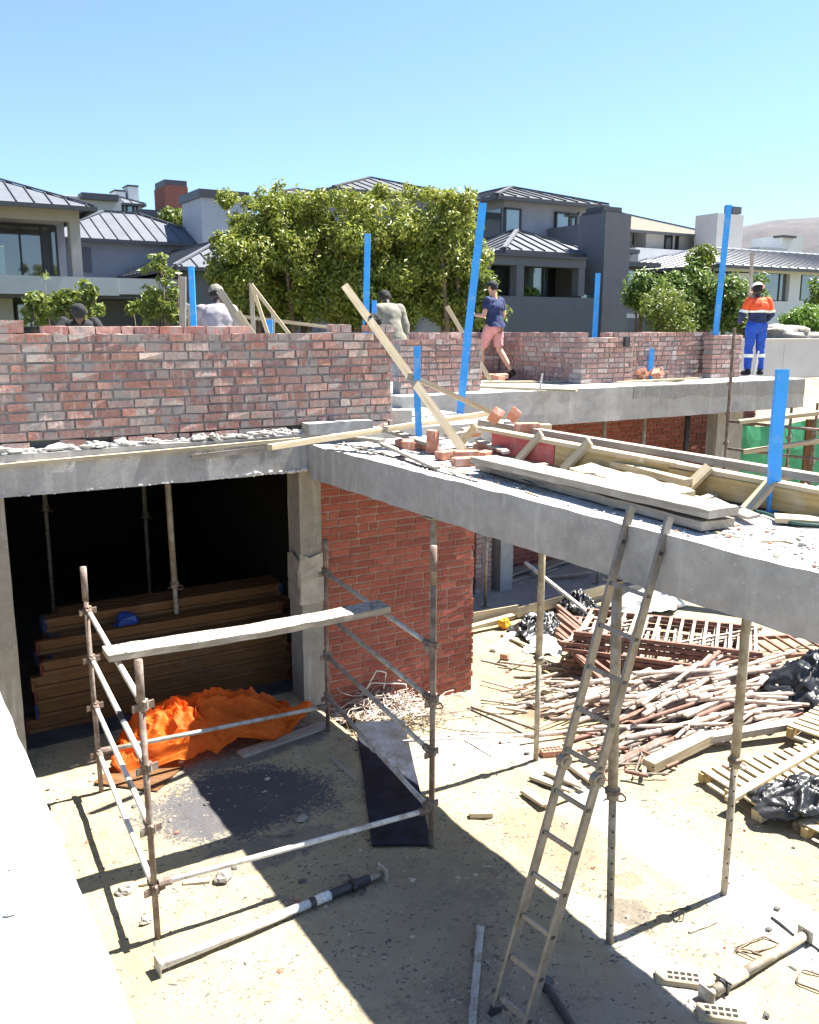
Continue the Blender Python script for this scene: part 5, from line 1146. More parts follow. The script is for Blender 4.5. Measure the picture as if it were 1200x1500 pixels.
spole(1198, 590, 0, 15.6, 'rusty scaffold upright at the right edge of the picture', zlo=0)
mb = MB(); p = FD(1187, 614, 16.2); mb.bar((p.x, p.y, 0), p, .13, .06, tuple(-_fw)); tag(mb.build('timber_post', M['wood_girder']), 'orange-brown timber post standing among the scaffold at the right edge', 'post')
hpole(FD(1068, 617, 15.05), FD(1230, 632, 14.2), 'upper thin scaffold tube running right from the far pier')
hpole(FD(1066, 657, 15.05), FD(1230, 676, 14.2), 'lower thin scaffold tube running right from the far pier')
plank(FD(1083, 618, 14.9), FD(1240, 600, 14.5), .22, .06, 'upper pale scaffold board at the right edge', 'wood')
plank(FD(1090, 662, 14.8), FD(1240, 640, 14.2), .22, .06, 'middle pale scaffold board at the right edge', 'wood')
plank(FD(1135, 702, 14.6), FD(1240, 690, 13.8), .22, .06, 'lower pale scaffold board at the right edge', 'wood')
plank(FD(1050, 674, 13.2), FD(1130, 690, 12.6), .10, .03, 'long thin batten lying behind the shutter box', 'wood_grey')
# ================================================================ HOUSES
def hip_roof(x0, x1, y0, y1, z, pitch, ov, name, mat, parent, seam=.55, th=.12, seam_mat='roof_seam', flat=None):
    """hip roof over rectangle, standing seams modelled as raised ribs"""
    x0 -= ov; x1 += ov; y0 -= ov; y1 += ov; t = math.tan(math.radians(pitch)); hw = min(x1-x0, y1-y0)/2; h = hw*t
    if x1-x0 >= y1-y0: r0, r1 = V(x0+hw, (y0+y1)/2, z+h), V(x1-hw, (y0+y1)/2, z+h)
    else: r0, r1 = V((x0+x1)/2, y0+hw, z+h), V((x0+x1)/2, y1-hw, z+h)
    a, b, c, d = V(x0, y0, z), V(x1, y0, z), V(x1, y1, z), V(x0, y1, z); mb = MB()
    if x1-x0 >= y1-y0: faces = [(a, b, r1, r0), (b, c, r1), (c, d, r0, r1), (d, a, r0)]
    else: faces = [(a, b, r0), (b, c, r1, r0), (c, d, r1), (d, a, r0, r1)]
    for f in faces: mb.add(f, [tuple(range(len(f)))], 0)
    mb.add((a, b, c, d), [(3, 2, 1, 0)], 1)
    if seam:
        for f in faces:
            e = f[1]-f[0]; L = e.length; e.normalize(); n = e.cross((f[-1]-f[0])).normalized(); s = n.cross(e).normalized(); k = seam*.5
            while k < L:
                p = f[0]+e*k; ts = []
                for i in range(1, len(f)):   # where the slope line leaves the face
                    q0, q1 = f[i], f[(i+1) % len(f)]; u0, u1 = (q0-f[0]).dot(e), (q1-f[0]).dot(e); w0, w1 = (q0-f[0]).dot(s), (q1-f[0]).dot(s)
                    if abs(u1-u0) > 1e-6 and min(u0, u1) <= k <= max(u0, u1): ts.append(w0+(w1-w0)*(k-u0)/(u1-u0))
                if ts and max(ts) > .2: mb.bar(p+n*.025, p+s*max(ts)+n*.025, .03, .05, n, 1)
                k += seam
    for f, g in ((a, r0), (b, r1 if x1-x0 >= y1-y0 else r0), (c, r1), (d, r0 if x1-x0 >= y1-y0 else r1)): mb.bar(f+V(0, 0, .05), g+V(0, 0, .05), .16, .06, (0, 0, 1), 0)
    mb.bar(r0+V(0, 0, .05), r1+V(0, 0, .05), .16, .06, (0, 0, 1), 0)
    ro = mb.build(name, [M[mat], M[seam_mat]], parent)
    fb = MB(); g = .14
    for (p, q) in ((a, b), (b, c), (c, d), (d, a)): fb.bar(p-V(0, 0, g/2+.005), q-V(0, 0, g/2+.005), .10, g)
    fb.build('fascia', M['fascia'], ro); return ro
class House:
    def __init__(s, label, Y, at_px, zbase=2.4, name='house'):
        s.Y = Y; p = FY(at_px, 480, Y); s.t = thing(name, label, 'house', (p.x, Y, zbase)); s.zb = zbase
    def X(s, px, dy=0): return FY(px, 400, s.Y+dy).x
    def Zz(s, px, py, dy=0): return FY(px, py, s.Y+dy).z
    def block(s, pxa, pxb, ytop, ybot, dy, depth, name, mat, ref=None, parent=None):
        """wall block: front face on plane Y+dy between two sight lines"""
        xa, xb = s.X(pxa, dy), s.X(pxb, dy); ref = ref if ref is not None else (pxa+pxb)/2
        z1 = s.Zz(ref, ytop, dy); z0 = s.zb-.5 if ybot is None else s.Zz(ref, ybot, dy)
        mb = MB(); mb.box(xa, xb, s.Y+dy, s.Y+dy+depth, z0, z1); return mb.build(name, M[mat], parent or s.t)
    def window(s, pxa, pxb, ytop, ybot, dy, glass='glass', bars=(), fw=.07, parent=None):
        xa, xb = s.X(pxa, dy), s.X(pxb, dy); ref = (pxa+pxb)/2; z1, z0 = s.Zz(ref, ytop, dy), s.Zz(ref, ybot, dy); y = s.Y+dy
        mb = MB(); mb.box(xa, xb, y-.02, y+.02, z0, z1); w = mb.build('window', M[glass], parent or s.t)
        mb = MB()
        for (p, q) in (((xa, y, z0), (xa, y, z1)), ((xb, y, z0), (xb, y, z1)), ((xa-fw/2, y, z0), (xb+fw/2, y, z0)), ((xa-fw/2, y, z1), (xb+fw/2, y, z1))): mb.bar(p, q, fw, .12, (0, 1, 0))
        for b in bars: x = s.X(b, dy); mb.bar((x, y, z0), (x, y, z1), fw, .1, (0, 1, 0))
        mb.build('window_frame', M['frame_dark'], w); return w
# ---- house A: left edge
A_ = House('grey house at the left edge with ribbed metal roof and glazed veranda', 33.8, 60)
hip_roof(A_.X(-330), A_.X(143, -.6)-.6, 33.4, 48.0, A_.Zz(60, 300, -.6), 21, .6, 'roof', 'roof_grey', A_.t)
A_.block(-330, 122, 303, 322, .1, .5, 'veranda_beam', 'house_warm', 60)
A_.block(107, 122, 316, 412, .12, .45, 'column', 'house_warm')
A_.block(-330, 108, 306, 318, .7, 2.4, 'ceiling', 'house_warm', 60)
A_.window(-70, 86, 329, 406, 3.0, 'glass', bars=(-20, 33, 64, 76))
A_.block(86, 99, 322, 412, 2.95, 9.0, 'side_wall', 'house_grey')
A_.block(-330, 86, 318, 330, 3.05, .3, 'lintel', 'house_dark', 40)
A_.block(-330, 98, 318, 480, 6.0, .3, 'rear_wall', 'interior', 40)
A_.block(-330, 173, 404, 431, -.9, .25, 'balcony_parapet', 'house_light', 60)
A_.block(173, 345, 409, 432, -.9+.02, .25, 'garden_parapet', 'house_light', 240)
A_.block(-330, 345, 431, 437, -.7, 4.0, 'balcony_slab', 'fascia', 120)
A_.block(-330, 15, 434, None, .8, 5, 'ground_floor_wall', 'house_warm', 0)
A_.block(15, 345, 434, None, 1.6, 1.0, 'ground_floor_recess', 'house_dark', 180)
A_.window(20, 60, 445, 480, 1.5, 'glass', bars=(40,))
mb = MB(); xa, xb = A_.X(-60, -.8), A_.X(9, -.8); mb.box(xa, xb, 33.0, 33.03, A_.Zz(0, 403, -.8), A_.Zz(0, 362, -.8)); g = mb.build('glass_balustrade', M['glass_rail'], A_.t)
mb = MB(); mb.bar((xa, 33.0, A_.Zz(0, 361, -.8)), (xb, 33.0, A_.Zz(0, 361, -.8)), .05, .05); mb.build('handrail', M['white_pipe'], g)
# ---- house B: two ribbed roofs
B_ = House('low house with two ribbed grey roofs and a broad white chimney, left of trees', 40.0, 210)
hip_roof(B_.X(80), B_.X(322), 40.0, 45.5, B_.Zz(200, 352, -.5), 24, .5, 'roof', 'roof_grey', B_.t)
B_.block(98, 315, 352, None, 0, 7.2, 'wall', 'house_grey', 200)
B_.block(110, 135, 362, 398, -.05, .1, 'door_recess', 'house_dark')
hip_roof(FY(270, 392, 32.4).x, FY(270, 392, 32.4).x+4.0, 32.4, 45.0, FY(300, 391, 31.8).z, 24, .5, 'wing_roof', 'roof_grey', B_.t)
xw = FY(272, 392, 32.5).x; mb = MB(); mb.box(xw, xw+3.8, 32.5, 44.5, 1.9, FY(300, 391, 31.8).z-.13); mb.build('wing_wall', M['house_dark'], B_.t)
c = B_.block(299, 366, 289, None, -1.2, 2.6, 'chimney', 'house_light', 330)
B_.block(297, 369, 279, 291, -1.32, 2.85, 'chimney_cap', 'fascia', 330, parent=c)
# ---- far pale house
C1 = House('far pale house with two small white chimneys, above the grey roofs at the left', 62, 170, 4)
C1.block(100, 184, 291, None, 0, 8, 'wall', 'house_light', 155); C1.block(183, 214, 297, None, .8, 7, 'side_wing', 'house_light')
C1.block(128, 181, 284, 293, -.5, 1.2, 'roof_band', 'fascia', 155); C1.block(80, 140, 286, 296, 3, 6, 'roof_slab', 'roof_white')
hip_roof(C1.X(168), C1.X(213), 62.8, 68.5, C1.Zz(195, 298, .5), 20, .4, 'roof', 'roof_grey', C1.t)
C1.window(186, 206, 300, 315, .75, 'glass_teal', bars=(191, 201), fw=.16)
for a, b, t in ((176, 191, 279), (195, 210, 272)):
    k = C1.block(a, b, t, 300, 3.0, 1.3, 'chimney', 'house_white'); C1.block(a-.5, b+.5, t-.5, t+2, 2.95, 1.4, 'chimney_cap', 'roof_dark', parent=k)
# ---- brick chimney house
C2 = House('far house with a red brick chimney and dark overhanging roof', 50, 265, 4)
k = C2.block(248, 281, 273, None, 0, 2.0, 'chimney', 'brick_plain') if 'brick_plain' in M else None
M['brick_plain'] = mat_plain('chimney_brick', (.25, .085, .06), .9, var=.25, scale=9, bmp=.5)
k = C2.block(248, 281, 273, None, 0, 2.0, 'chimney', 'brick_plain'); C2.block(248, 280, 264.5, 274, .1, 1.8, 'chimney_cap', 'fascia', parent=k)
C2.block(212, 298, 309, 318, -.8, 8, 'roof_overhang', 'roof_dark', 250); C2.block(225, 300, 318, None, 1.2, 6, 'wall', 'house_warm', 260)
hip_roof(C2.X(265), C2.X(320), 51, 58, C2.Zz(285, 307, .4), 24, .4, 'roof', 'roof_grey', C2.t)
C2.block(262, 320, 304, 312, 1.3, 6, 'soffit', 'house_cream', 290)
C2.block(281, 290, 287, 300, 4.3, 1.2, 'chimney', 'house_grey')
# ---- house behind the trees
G_ = House('house behind the row of trees, showing only its dark hipped roof', 38, 590, 2.4)
hip_roof(G_.X(505), G_.X(690), 38.4, 46, G_.Zz(590, 283, -.2), 17, .6, 'roof', 'roof_dark', G_.t, seam=.7)
G_.block(505, 690, 284, None, .4, 7.5, 'wall', 'house_grey', 590)
hip_roof(G_.X(462), G_.X(520), 41, 46, G_.Zz(490, 290, 3), 15, .5, 'side_roof', 'roof_dark', G_.t, seam=.7); G_.block(465, 520, 291, None, 3.2, 4, 'side_wall', 'house_grey')
# ---- charcoal house
D_ = House('charcoal modern house with a tall square chimney, right of the trees', 24.0, 830, 2.4)
D_.block(716, 970, 434.5, None, 0, .3, 'terrace_wall', 'house_dark', 780)
D_.block(918, 970, 463, None, -.006, .28, 'terrace_wall', 'house_dark', 940) if False else None
D_.block(757, 768, 385, 434, .02, .35, 'column', 'house_dark'); D_.block(848, 857, 385, 434, .02, .35, 'column', 'house_dark'); D_.block(714, 719, 385, 434, .02, .35, 'column', 'house_dark')
D_.block(713, 858, 376, 390, .0, .4, 'terrace_beam', 'house_dark', 790); D_.block(711, 860, 373.5, 377, -.12, 4.5, 'terrace_roof', 'roof_dark', 790)
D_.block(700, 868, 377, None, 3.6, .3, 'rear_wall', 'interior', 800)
D_.window(772, 800, 391, 434, 1.6, 'glass_teal', bars=(795,)); D_.window(722, 745, 392, 434, 3.4, 'glass')
ch = MB(); xa, xb = D_.X(881), D_.X(918); zt = D_.Zz(900, 312); ch.box(xa, xb, 23.9, 23.9+1.35, 1.8, zt); ch = ch.build('chimney', M['house_dark'], D_.t)
D_.block(880.5, 907, 302.5, 310, .15, .9, 'chimney_cowl', 'fascia', parent=ch); D_.block(878, 909, 309, 313, .1, 1.0, 'cowl_base', 'frame_dark', parent=ch)
D_.block(845, 884, 330, None, 2.4, 2.5, 'side_wall', 'house_dark')
D_.block(853, 882, 432, 463, .3, .04, 'glass_balustrade', 'glass_rail'); D_.block(917, 975, 431, 464, .06, .03, 'glass_balustrade', 'glass_rail')
D_.block(917, 972, 460, 466, -.02, .1, 'balustrade_sill', 'house_light')
hip_roof(D_.X(741, 1.2), D_.X(870, 1.2), 25.2, 29.5, D_.Zz(800, 369, 1), 21, .35, 'lower_roof', 'roof_grey', D_.t, seam=.5)
D_.block(760, 862, 371, 376, 1.5, 3, 'roof_support_wall', 'fascia', 805)
up_ = D_.block(737, 862, 291, 372, 4.2, 5, 'upper_wall', 'house_grey', 800)
hip_roof(D_.X(730, 4.2), D_.X(862, 4.2), 28.2, 34.5, D_.Zz(790, 292, 3.8), 16, .5, 'upper_roof', 'roof_dark', D_.t, seam=.6)
D_.window(738, 760, 306, 345, 4.14, 'glass_teal'); D_.window(812, 831, 312, 343, 4.14, 'glass_teal'); D_.window(833, 841, 318, 343, 4.14, 'glass')
xs = D_.X(737, 4.2)-.03; mb = MB(); mb.box(xs-.03, xs+.0, 28.35, 30.2, D_.Zz(740, 346, 4.2), D_.Zz(740, 305, 4.2)); mb.build('side_window', M['glass'], D_.t)
mb = MB(); p = [FY(833, 315, 28.0), FY(846, 315, 28.0), FY(849, 312, 28.0)]; mb.tube(p, .06, 6); mb.build('downpipe', M['fascia'], D_.t)
D_.block(918, 936, 365, 371, 3, 3, 'side_roof', 'roof_grey'); D_.block(918, 934, 371, 384, 3.4, 3, 'side_upper_wall', 'house_grey')
D_.block(918, 968, 384, 391, 1.6, 4, 'canopy', 'roof_dark'); D_.block(913, 924, 391, 436, 2.2, 3, 'side_wing', 'house_dark'); D_.window(918, 929, 395, 432, 2.1, 'glass_teal')
# ---- beige tiled house
E_ = House('cream house with beige tiled hip roof and plain square chimney, beyond the charcoal house', 36, 990, 2.8)
hip_roof(E_.X(905), E_.X(1033), 36.2, 43.0, E_.Zz(980, 341, -.3), 19, .7, 'roof', 'roof_tile', E_.t, seam=None)
E_.block(908, 945, 340, None, 1.2, 6, 'wall', 'house_cream'); E_.block(944, 1020, 341, None, .2, 6.5, 'wall', 'house_cream')
E_.window(926, 937, 345, 358, 1.15, 'glass'); E_.window(972, 981, 345, 365, .15, 'glass', bars=()); E_.window(988, 990, 345, 365, .15, 'glass')
E_.block(930, 1062, 366, 392, -1.2, 3, 'balcony_parapet', 'house_light', 990); E_.block(930, 1062, 392, None, -.4, 3, 'lower_wall', 'house_cream', 990); E_.window(958, 970, 399, 412, -.5, 'glass')
k = E_.block(1046, 1084, 313, None, -2.0, 1.5, 'chimney', 'house_cream'); E_.block(1067, 1080, 302, 312.5, -1.8, .5, 'chimney_cowl', 'fascia', parent=k); E_.block(1059, 1063, 300, 312.5, -1.7, .2, 'flue_pipe', 'fascia', parent=k)
# ---- white house at the right
F_ = House('white single-storey house with pale ribbed roof and dark sliding doors at right', 26, 1140, 2.75)
hip_roof(F_.X(1050), F_.X(1420), 26.0, 34.0, F_.Zz(1130, 391, -.5), 14, .6, 'roof', 'roof_white', F_.t, seam=.6, seam_mat='roof_grey')
F_.block(1056, 1420, 391, 400, 0, .4, 'wall_head', 'house_white', 1130)
for a, b in ((1079, 1101), (1158, 1174), (1230, 1420)): F_.block(a, b, 400, None, .003, .4, 'wall_pier', 'house_white')
F_.block(1056, 1064, 400, None, .003, .4, 'wall_pier', 'house_white')
for a, b in ((1101, 1158), (1174, 1230), (1064, 1079)): F_.block(a, b, 441, None, .006, .4, 'sill_wall', 'house_white')
F_.window(1101, 1158, 400, 441, .2, 'glass', bars=(1142,)); F_.window(1174, 1230, 400, 441, .2, 'glass', bars=(1195,)); F_.window(1064, 1079, 400, 441, .2, 'glass')
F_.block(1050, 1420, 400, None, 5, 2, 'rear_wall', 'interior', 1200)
F2 = House('tiny white roof block beyond the white house at the right', 48, 1158, 3); F2.block(1143, 1172, 346, None, 0, 3, 'wall', 'house_white'); F2.block(1144, 1163, 344.5, 347.5, -.3, 1, 'roof_band', 'fascia'); F2.block(1110, 1150, 363, None, -1, 4, 'low_wall', 'house_light')
# boundary wall and boulder
mb = MB(); xa = FY(1112, 500, 16.4).x-2.5; z1 = FY(1160, 498.5, 16.4).z
mb.box(xa, xa+30, 16.4, 16.62, 1.8, z1)
for k in range(12): mb.box(xa+1.2+2.4*k, xa+1.22+2.4*k, 16.392, 16.41, 2.0, z1-.1, 0)
bw = mb.build('boundary_wall', M['wall_grey']); tag(bw, 'smooth pale grey boundary wall behind the worker in blue and orange', 'wall')
mb = MB(); mb.box(xa, xa+30, 16.36, 16.66, z1+.001, z1+.05); mb.build('coping', M['concrete_white'], bw)
mb = MB(); p = FY(1145, 492, 17.6); mb.blob(p, 1.15, .8, .30, 5, .3, 22, 14); tag(mb.build('boulder', M['stone'], smooth=True), 'flat weathered boulder showing over the boundary wall', 'boulder')

# ================================================================ PLANTS
def leaves(name, clumps, per, size, mat, parent=None, seed=1, up_bias=.35, flat=.5):
    """crown of many small folded leaves gathered in clumps [(centre, radius)]"""
    r = np.random.default_rng(seed); P = []; N = []
    for c, rad in clumps:
        n = max(8, int(per*rad*rad*rng.uniform(.7, 1.3)*6)); d = r.normal(size=(n, 3)); d /= np.linalg.norm(d, axis=1)[:, None]
        rr_ = rad*(.45+.6*r.random(n)**.6)*(1+.25*r.normal(size=n)*.5); P.append(np.array(c)+d*rr_[:, None]*np.array([1, 1, .85])); N.append(d)
    P = np.concatenate(P); N = np.concatenate(N); n = len(P)
    nn = N*.55+r.normal(size=(n, 3))*flat+np.array([0, 0, up_bias]); nn /= np.linalg.norm(nn, axis=1)[:, None]
    a = np.cross(nn, r.normal(size=(n, 3))); a /= np.linalg.norm(a, axis=1)[:, None]; b = np.cross(nn, a)
    L = size*r.uniform(.6, 1.35, n)[:, None]; W = L*.42
    v = np.empty((n, 4, 3)); v[:, 0] = P-a*L; v[:, 1] = P+b*W+nn*W*.35; v[:, 2] = P+a*L; v[:, 3] = P-b*W+nn*W*.35
    v = v.reshape(-1, 3); org = np.array(parent['_o']) if parent is not None else v.mean(0)
    me = bpy.data.meshes.new(name); f = np.arange(4*n).reshape(-1, 4); f2 = np.concatenate([f[:, [0, 1, 2]], f[:, [0, 2, 3]]])
    me.from_pydata((v-org).tolist(), [], f2.tolist()); me.materials.append(M[mat]); me.update()
    o = bpy.data.objects.new(name, me); COL.objects.link(o)
    if parent is not None: o.parent = parent; o['_o'] = parent['_o']
    else: o.location = org; o['_o'] = tuple(org)
    return o
def trunk(parent, base, tips, r, name='trunk', mat='bark'):
    mb = MB()
    for t in tips:
        b = Vector(base); t = Vector(t); m = lerp(b, t, .5)+V(random.uniform(-.1, .1), random.uniform(-.1, .1), 0)*(t-b).length*.5
        mb.tube([b+V(random.uniform(-.05, .05), random.uniform(-.05, .05), 0), lerp(b, m, .6), m, lerp(m, t, .6), t], [r, r*.85, r*.65, r*.45, r*.2], 7)
    return mb.build(name, M[mat], parent, True)
def clump_crown(c, rx, ry, rz, n, r0, seed, top=0.0):
    r = random.Random(seed); out = []
    for k in range(n):
        while True:
            u = Vector((r.uniform(-1, 1), r.uniform(-1, 1), r.uniform(-1, 1)))
            if u.length < 1: break
        u = u*(1 if u.length > .55 else 1.3)
        k2 = 1+.22*mnoise.noise(u*2.1+Vector((seed, 0, 0)))
        out.append(((c[0]+u.x*rx*k2, c[1]+u.y*ry*k2, c[2]+u.z*rz*k2), r0*r.uniform(.6, 1.35)))
    return out
td = 23.0
labels = ['leftmost bushy olive-green tree of the row, beside the white chimney', 'second bushy tree of the row from the left, with a thin shoot rising above it', 'middle bushy tree of the row, behind the long leaning plank', 'bushy tree of the row behind the worker in a grey coat', 'rightmost bushy tree of the row, behind the tallest blue post']
for k, (px, top, w) in enumerate(((372, 294, 58), (440, 288, 62), (515, 284, 66), (594, 282, 64), (657, 288, 50))):
    b = FD(px, 480, td+.3*(k % 2)); zt = FD(px, top, td).z; base = V(b.x, b.y, 2.3); t = thing('tree', labels[k], 'tree', base, 'row of bushy trees')
    rx = w*td/1342; cz = (zt+3.9)/2; rz = (zt-3.9)/2
    cl = clump_crown((b.x, b.y, cz), rx, rx*1.05, rz, 74, .31, 10+k)
    for q in range(7): a = random.uniform(0, 6.28); cl.append(((b.x+math.cos(a)*rx*.6, b.y+math.sin(a)*rx*.5, zt-.1+random.uniform(-.1, .22)), .2))
    leaves('crown', cl, 470, .062, 'leaf', t, 40+k)
    trunk(t, base, [(b.x+random.uniform(-.8, .8), b.y+random.uniform(-.6, .6), zt-1.0) for _ in range(5)], .10)
p = FD(415, 268, td); t = thing('tree', 'wispy shoot of a taller tree poking above the row of trees', 'tree', (p.x, p.y+1.5, 2.3)); q = FD(415, 275, td+1.4)
leaves('crown', [((q.x+random.uniform(-.35, .35), q.y, q.z+random.uniform(-.45, .25)), .14) for _ in range(9)], 160, .07, 'leaf', t, 60); trunk(t, (p.x, p.y+1.5, 2.3), [q], .05)
def sapling(px, ytop, ybot, dist, w, n, label, size=.075, mat='leaf_light', seed=1, r=.13, name='sapling', per=190, cat='plant'):
    b = FD(px, ybot, dist); t_ = FD(px, ytop, dist); base = V(b.x, b.y, ground_h(b.x, b.y) if dist > 15.5 else 3.03)
    if dist > 15.5: base.z = min(base.z, b.z)
    t = thing(name, label, cat, base); rr = random.Random(seed); ww = w*dist/1342; cl = []
    for k in range(n):
        f = rr.random(); z = b.z+(t_.z-b.z)*(.08+.92*f); s = ww*(1-.75*f)*rr.uniform(-1, 1); cl.append(((b.x+_rt.x*s+rr.uniform(-.15, .15), b.y+_rt.y*s+rr.uniform(-.15, .15), z), r*rr.uniform(.6, 1.3)))
    leaves('foliage', cl, per, size, mat, t, seed); trunk(t, base, [t_]+[c[0] for c in cl[::4]], .022, 'stem'); return t
sapling(48, 436, 478, 17, 24, 10, 'spreading sapling with few leaves at the far left behind the brick wall', seed=3)
sapling(64, 400, 478, 17.2, 8, 9, 'thin upright sapling beside the spreading one at the far left', seed=4)
sapling(100, 432, 478, 17.0, 26, 26, 'dense low sapling left of the stooping worker in black', seed=5)
sapling(130, 412, 470, 17.4, 26, 18, 'leafy sapling behind the stooping worker in black', seed=6)
sapling(238, 376, 478, 17.0, 22, 34, 'tall sapling behind the brick wall beside the grey upright board', seed=7)
sapling(212, 432, 462, 17.3, 14, 10, 'small leafy branch left of the tall sapling', seed=8)
sapling(262, 395, 470, 17.3, 10, 12, 'slim sapling just behind the grey upright board', seed=9)
sapling(708, 405, 482, 22, 18, 40, 'bright leafy shrub between the row of trees and the charcoal house', seed=10, r=.22, size=.09, name='shrub')
def bush(px, py, dist, wpx, hpx, n, r, label, mat, seed, size=.085, per=200, name='bush'):
    c = FD(px, py, dist); k = dist/1342; t = thing(name, label, 'bush', (c.x, c.y, ground_h(c.x, c.y)))
    leaves('foliage', clump_crown(c, wpx*k, wpx*k*.9, hpx*k, n, r, seed), per, size, mat, t, seed)
    trunk(t, (c.x, c.y, ground_h(c.x, c.y)), [(c.x+random.uniform(-.5, .5)*wpx*k, c.y, c.z+random.uniform(0, .6)*hpx*k) for _ in range(4)], .06, 'stem'); return t
bush(1000, 436, 27, 42, 50, 44, .34, 'large mixed-green bush left of the tall slim blue post, in front of the cream house', 'leaf_green', 70)
bush(975, 455, 25, 38, 30, 26, .28, 'light feathery bush below the large mixed-green one', 'leaf_light', 71, .06, 260)
bush(1062, 442, 27, 34, 34, 30, .30, 'dark rounded bush right of the tall slim blue post', 'leaf_green', 72)
bush(1026, 410, 27.5, 16, 46, 26, .27, 'thin upright branch of foliage rising beside the chimney of the cream house', 'leaf_light', 73)
bush(940, 428, 27, 22, 22, 18, .3, 'bush seen through the glass balustrade of the charcoal house', 'leaf_green', 74)
bush(1092, 470, 27, 22, 18, 20, .22, 'low scrubby bush behind the worker in blue and orange', 'leaf_light', 75, .06)
bush(1175, 474, 28, 24, 20, 70, .22, 'clipped lime-green shrub on the right, above the boundary wall', 'leaf_lime', 76, .05, 420, 'shrub')
bush(1206, 470, 28.3, 18, 20, 50, .22, 'second clipped lime-green shrub cut by the right edge', 'leaf_lime', 77, .05, 420, 'shrub')
bush(1200, 432, 31, 13, 20, 14, .22, 'leafy shrub at the right edge above the clipped lime-green shrubs', 'leaf_green', 78)
bush(1112, 424, 30, 8, 20, 9, .2, 'small leafy twig right behind the head of the worker in blue and orange', 'leaf_green', 79)
bush(252, 321, 44, 12, 9, 10, .3, 'small tree top behind the upper grey roof', 'leaf_light', 80, .12)
bush(292, 332, 47, 10, 10, 8, .3, 'small tree top beside the broad white chimney', 'leaf_light', 81, .12)
bush(778, 431, 31, 12, 8, 8, .22, 'potted plant inside the terrace of the charcoal house', 'leaf_green', 82)
# ================================================================ PEOPLE
def capsule(mb, a, b, ra, rb, n=10, flat=1.0, fdir=None):
    """tapered rounded limb; 'flat' squashes it along fdir"""
    a = Vector(a); b = Vector(b); d = (b-a); L = max(d.length, 1e-4); d.normalize(); x = d.orthogonal().normalized()
    if fdir is not None:
        f = Vector(fdir); f = f-d*f.dot(d)
        if f.length > .05: x = f.normalized()
    y = d.cross(x).normalized(); rings = []
    for t in (-.98, -.75, -.4): rings.append((a+d*ra*t, ra*math.sqrt(1-t*t)))
    for t in (0, .33, .66, 1): rings.append((lerp(a, b, t), ra+(rb-ra)*t))
    for t in (.4, .75, .98): rings.append((b+d*rb*t, rb*math.sqrt(1-t*t)))
    o = []; 
    for c, r in rings:
        for k in range(n): th = 2*math.pi*k/n; o.append(c+x*math.cos(th)*r*flat+y*math.sin(th)*r)
    f = []
    for i in range(len(rings)-1):
        for k in range(n): f.append((i*n+k, i*n+(k+1) % n, (i+1)*n+(k+1) % n, (i+1)*n+k))
    f.append(tuple(range(n))[::-1]); f.append(tuple(range((len(rings)-1)*n, len(rings)*n))); mb.add(o, f)
REST = dict(pelvis=(0, 0, .96), waist=(0, 0, 1.10), chest=(0, .0, 1.30), neck=(0, -.01, 1.49), head=(0, .03, 1.63),
            hipL=(-.095, 0, .93), kneeL=(-.10, .02, .51), ankL=(-.10, -.01, .09), toeL=(-.12, .15, .035),
            hipR=(.095, 0, .93), kneeR=(.10, .02, .51), ankR=(.10, -.01, .09), toeR=(.12, .15, .035),
            shL=(-.185, 0, 1.42), elL=(-.23, -.02, 1.14), wrL=(-.22, .06, .90), haL=(-.21, .10, .82),
            shR=(.185, 0, 1.42), elR=(.23, -.02, 1.14), wrR=(.22, .06, .90), haR=(.21, .10, .82))
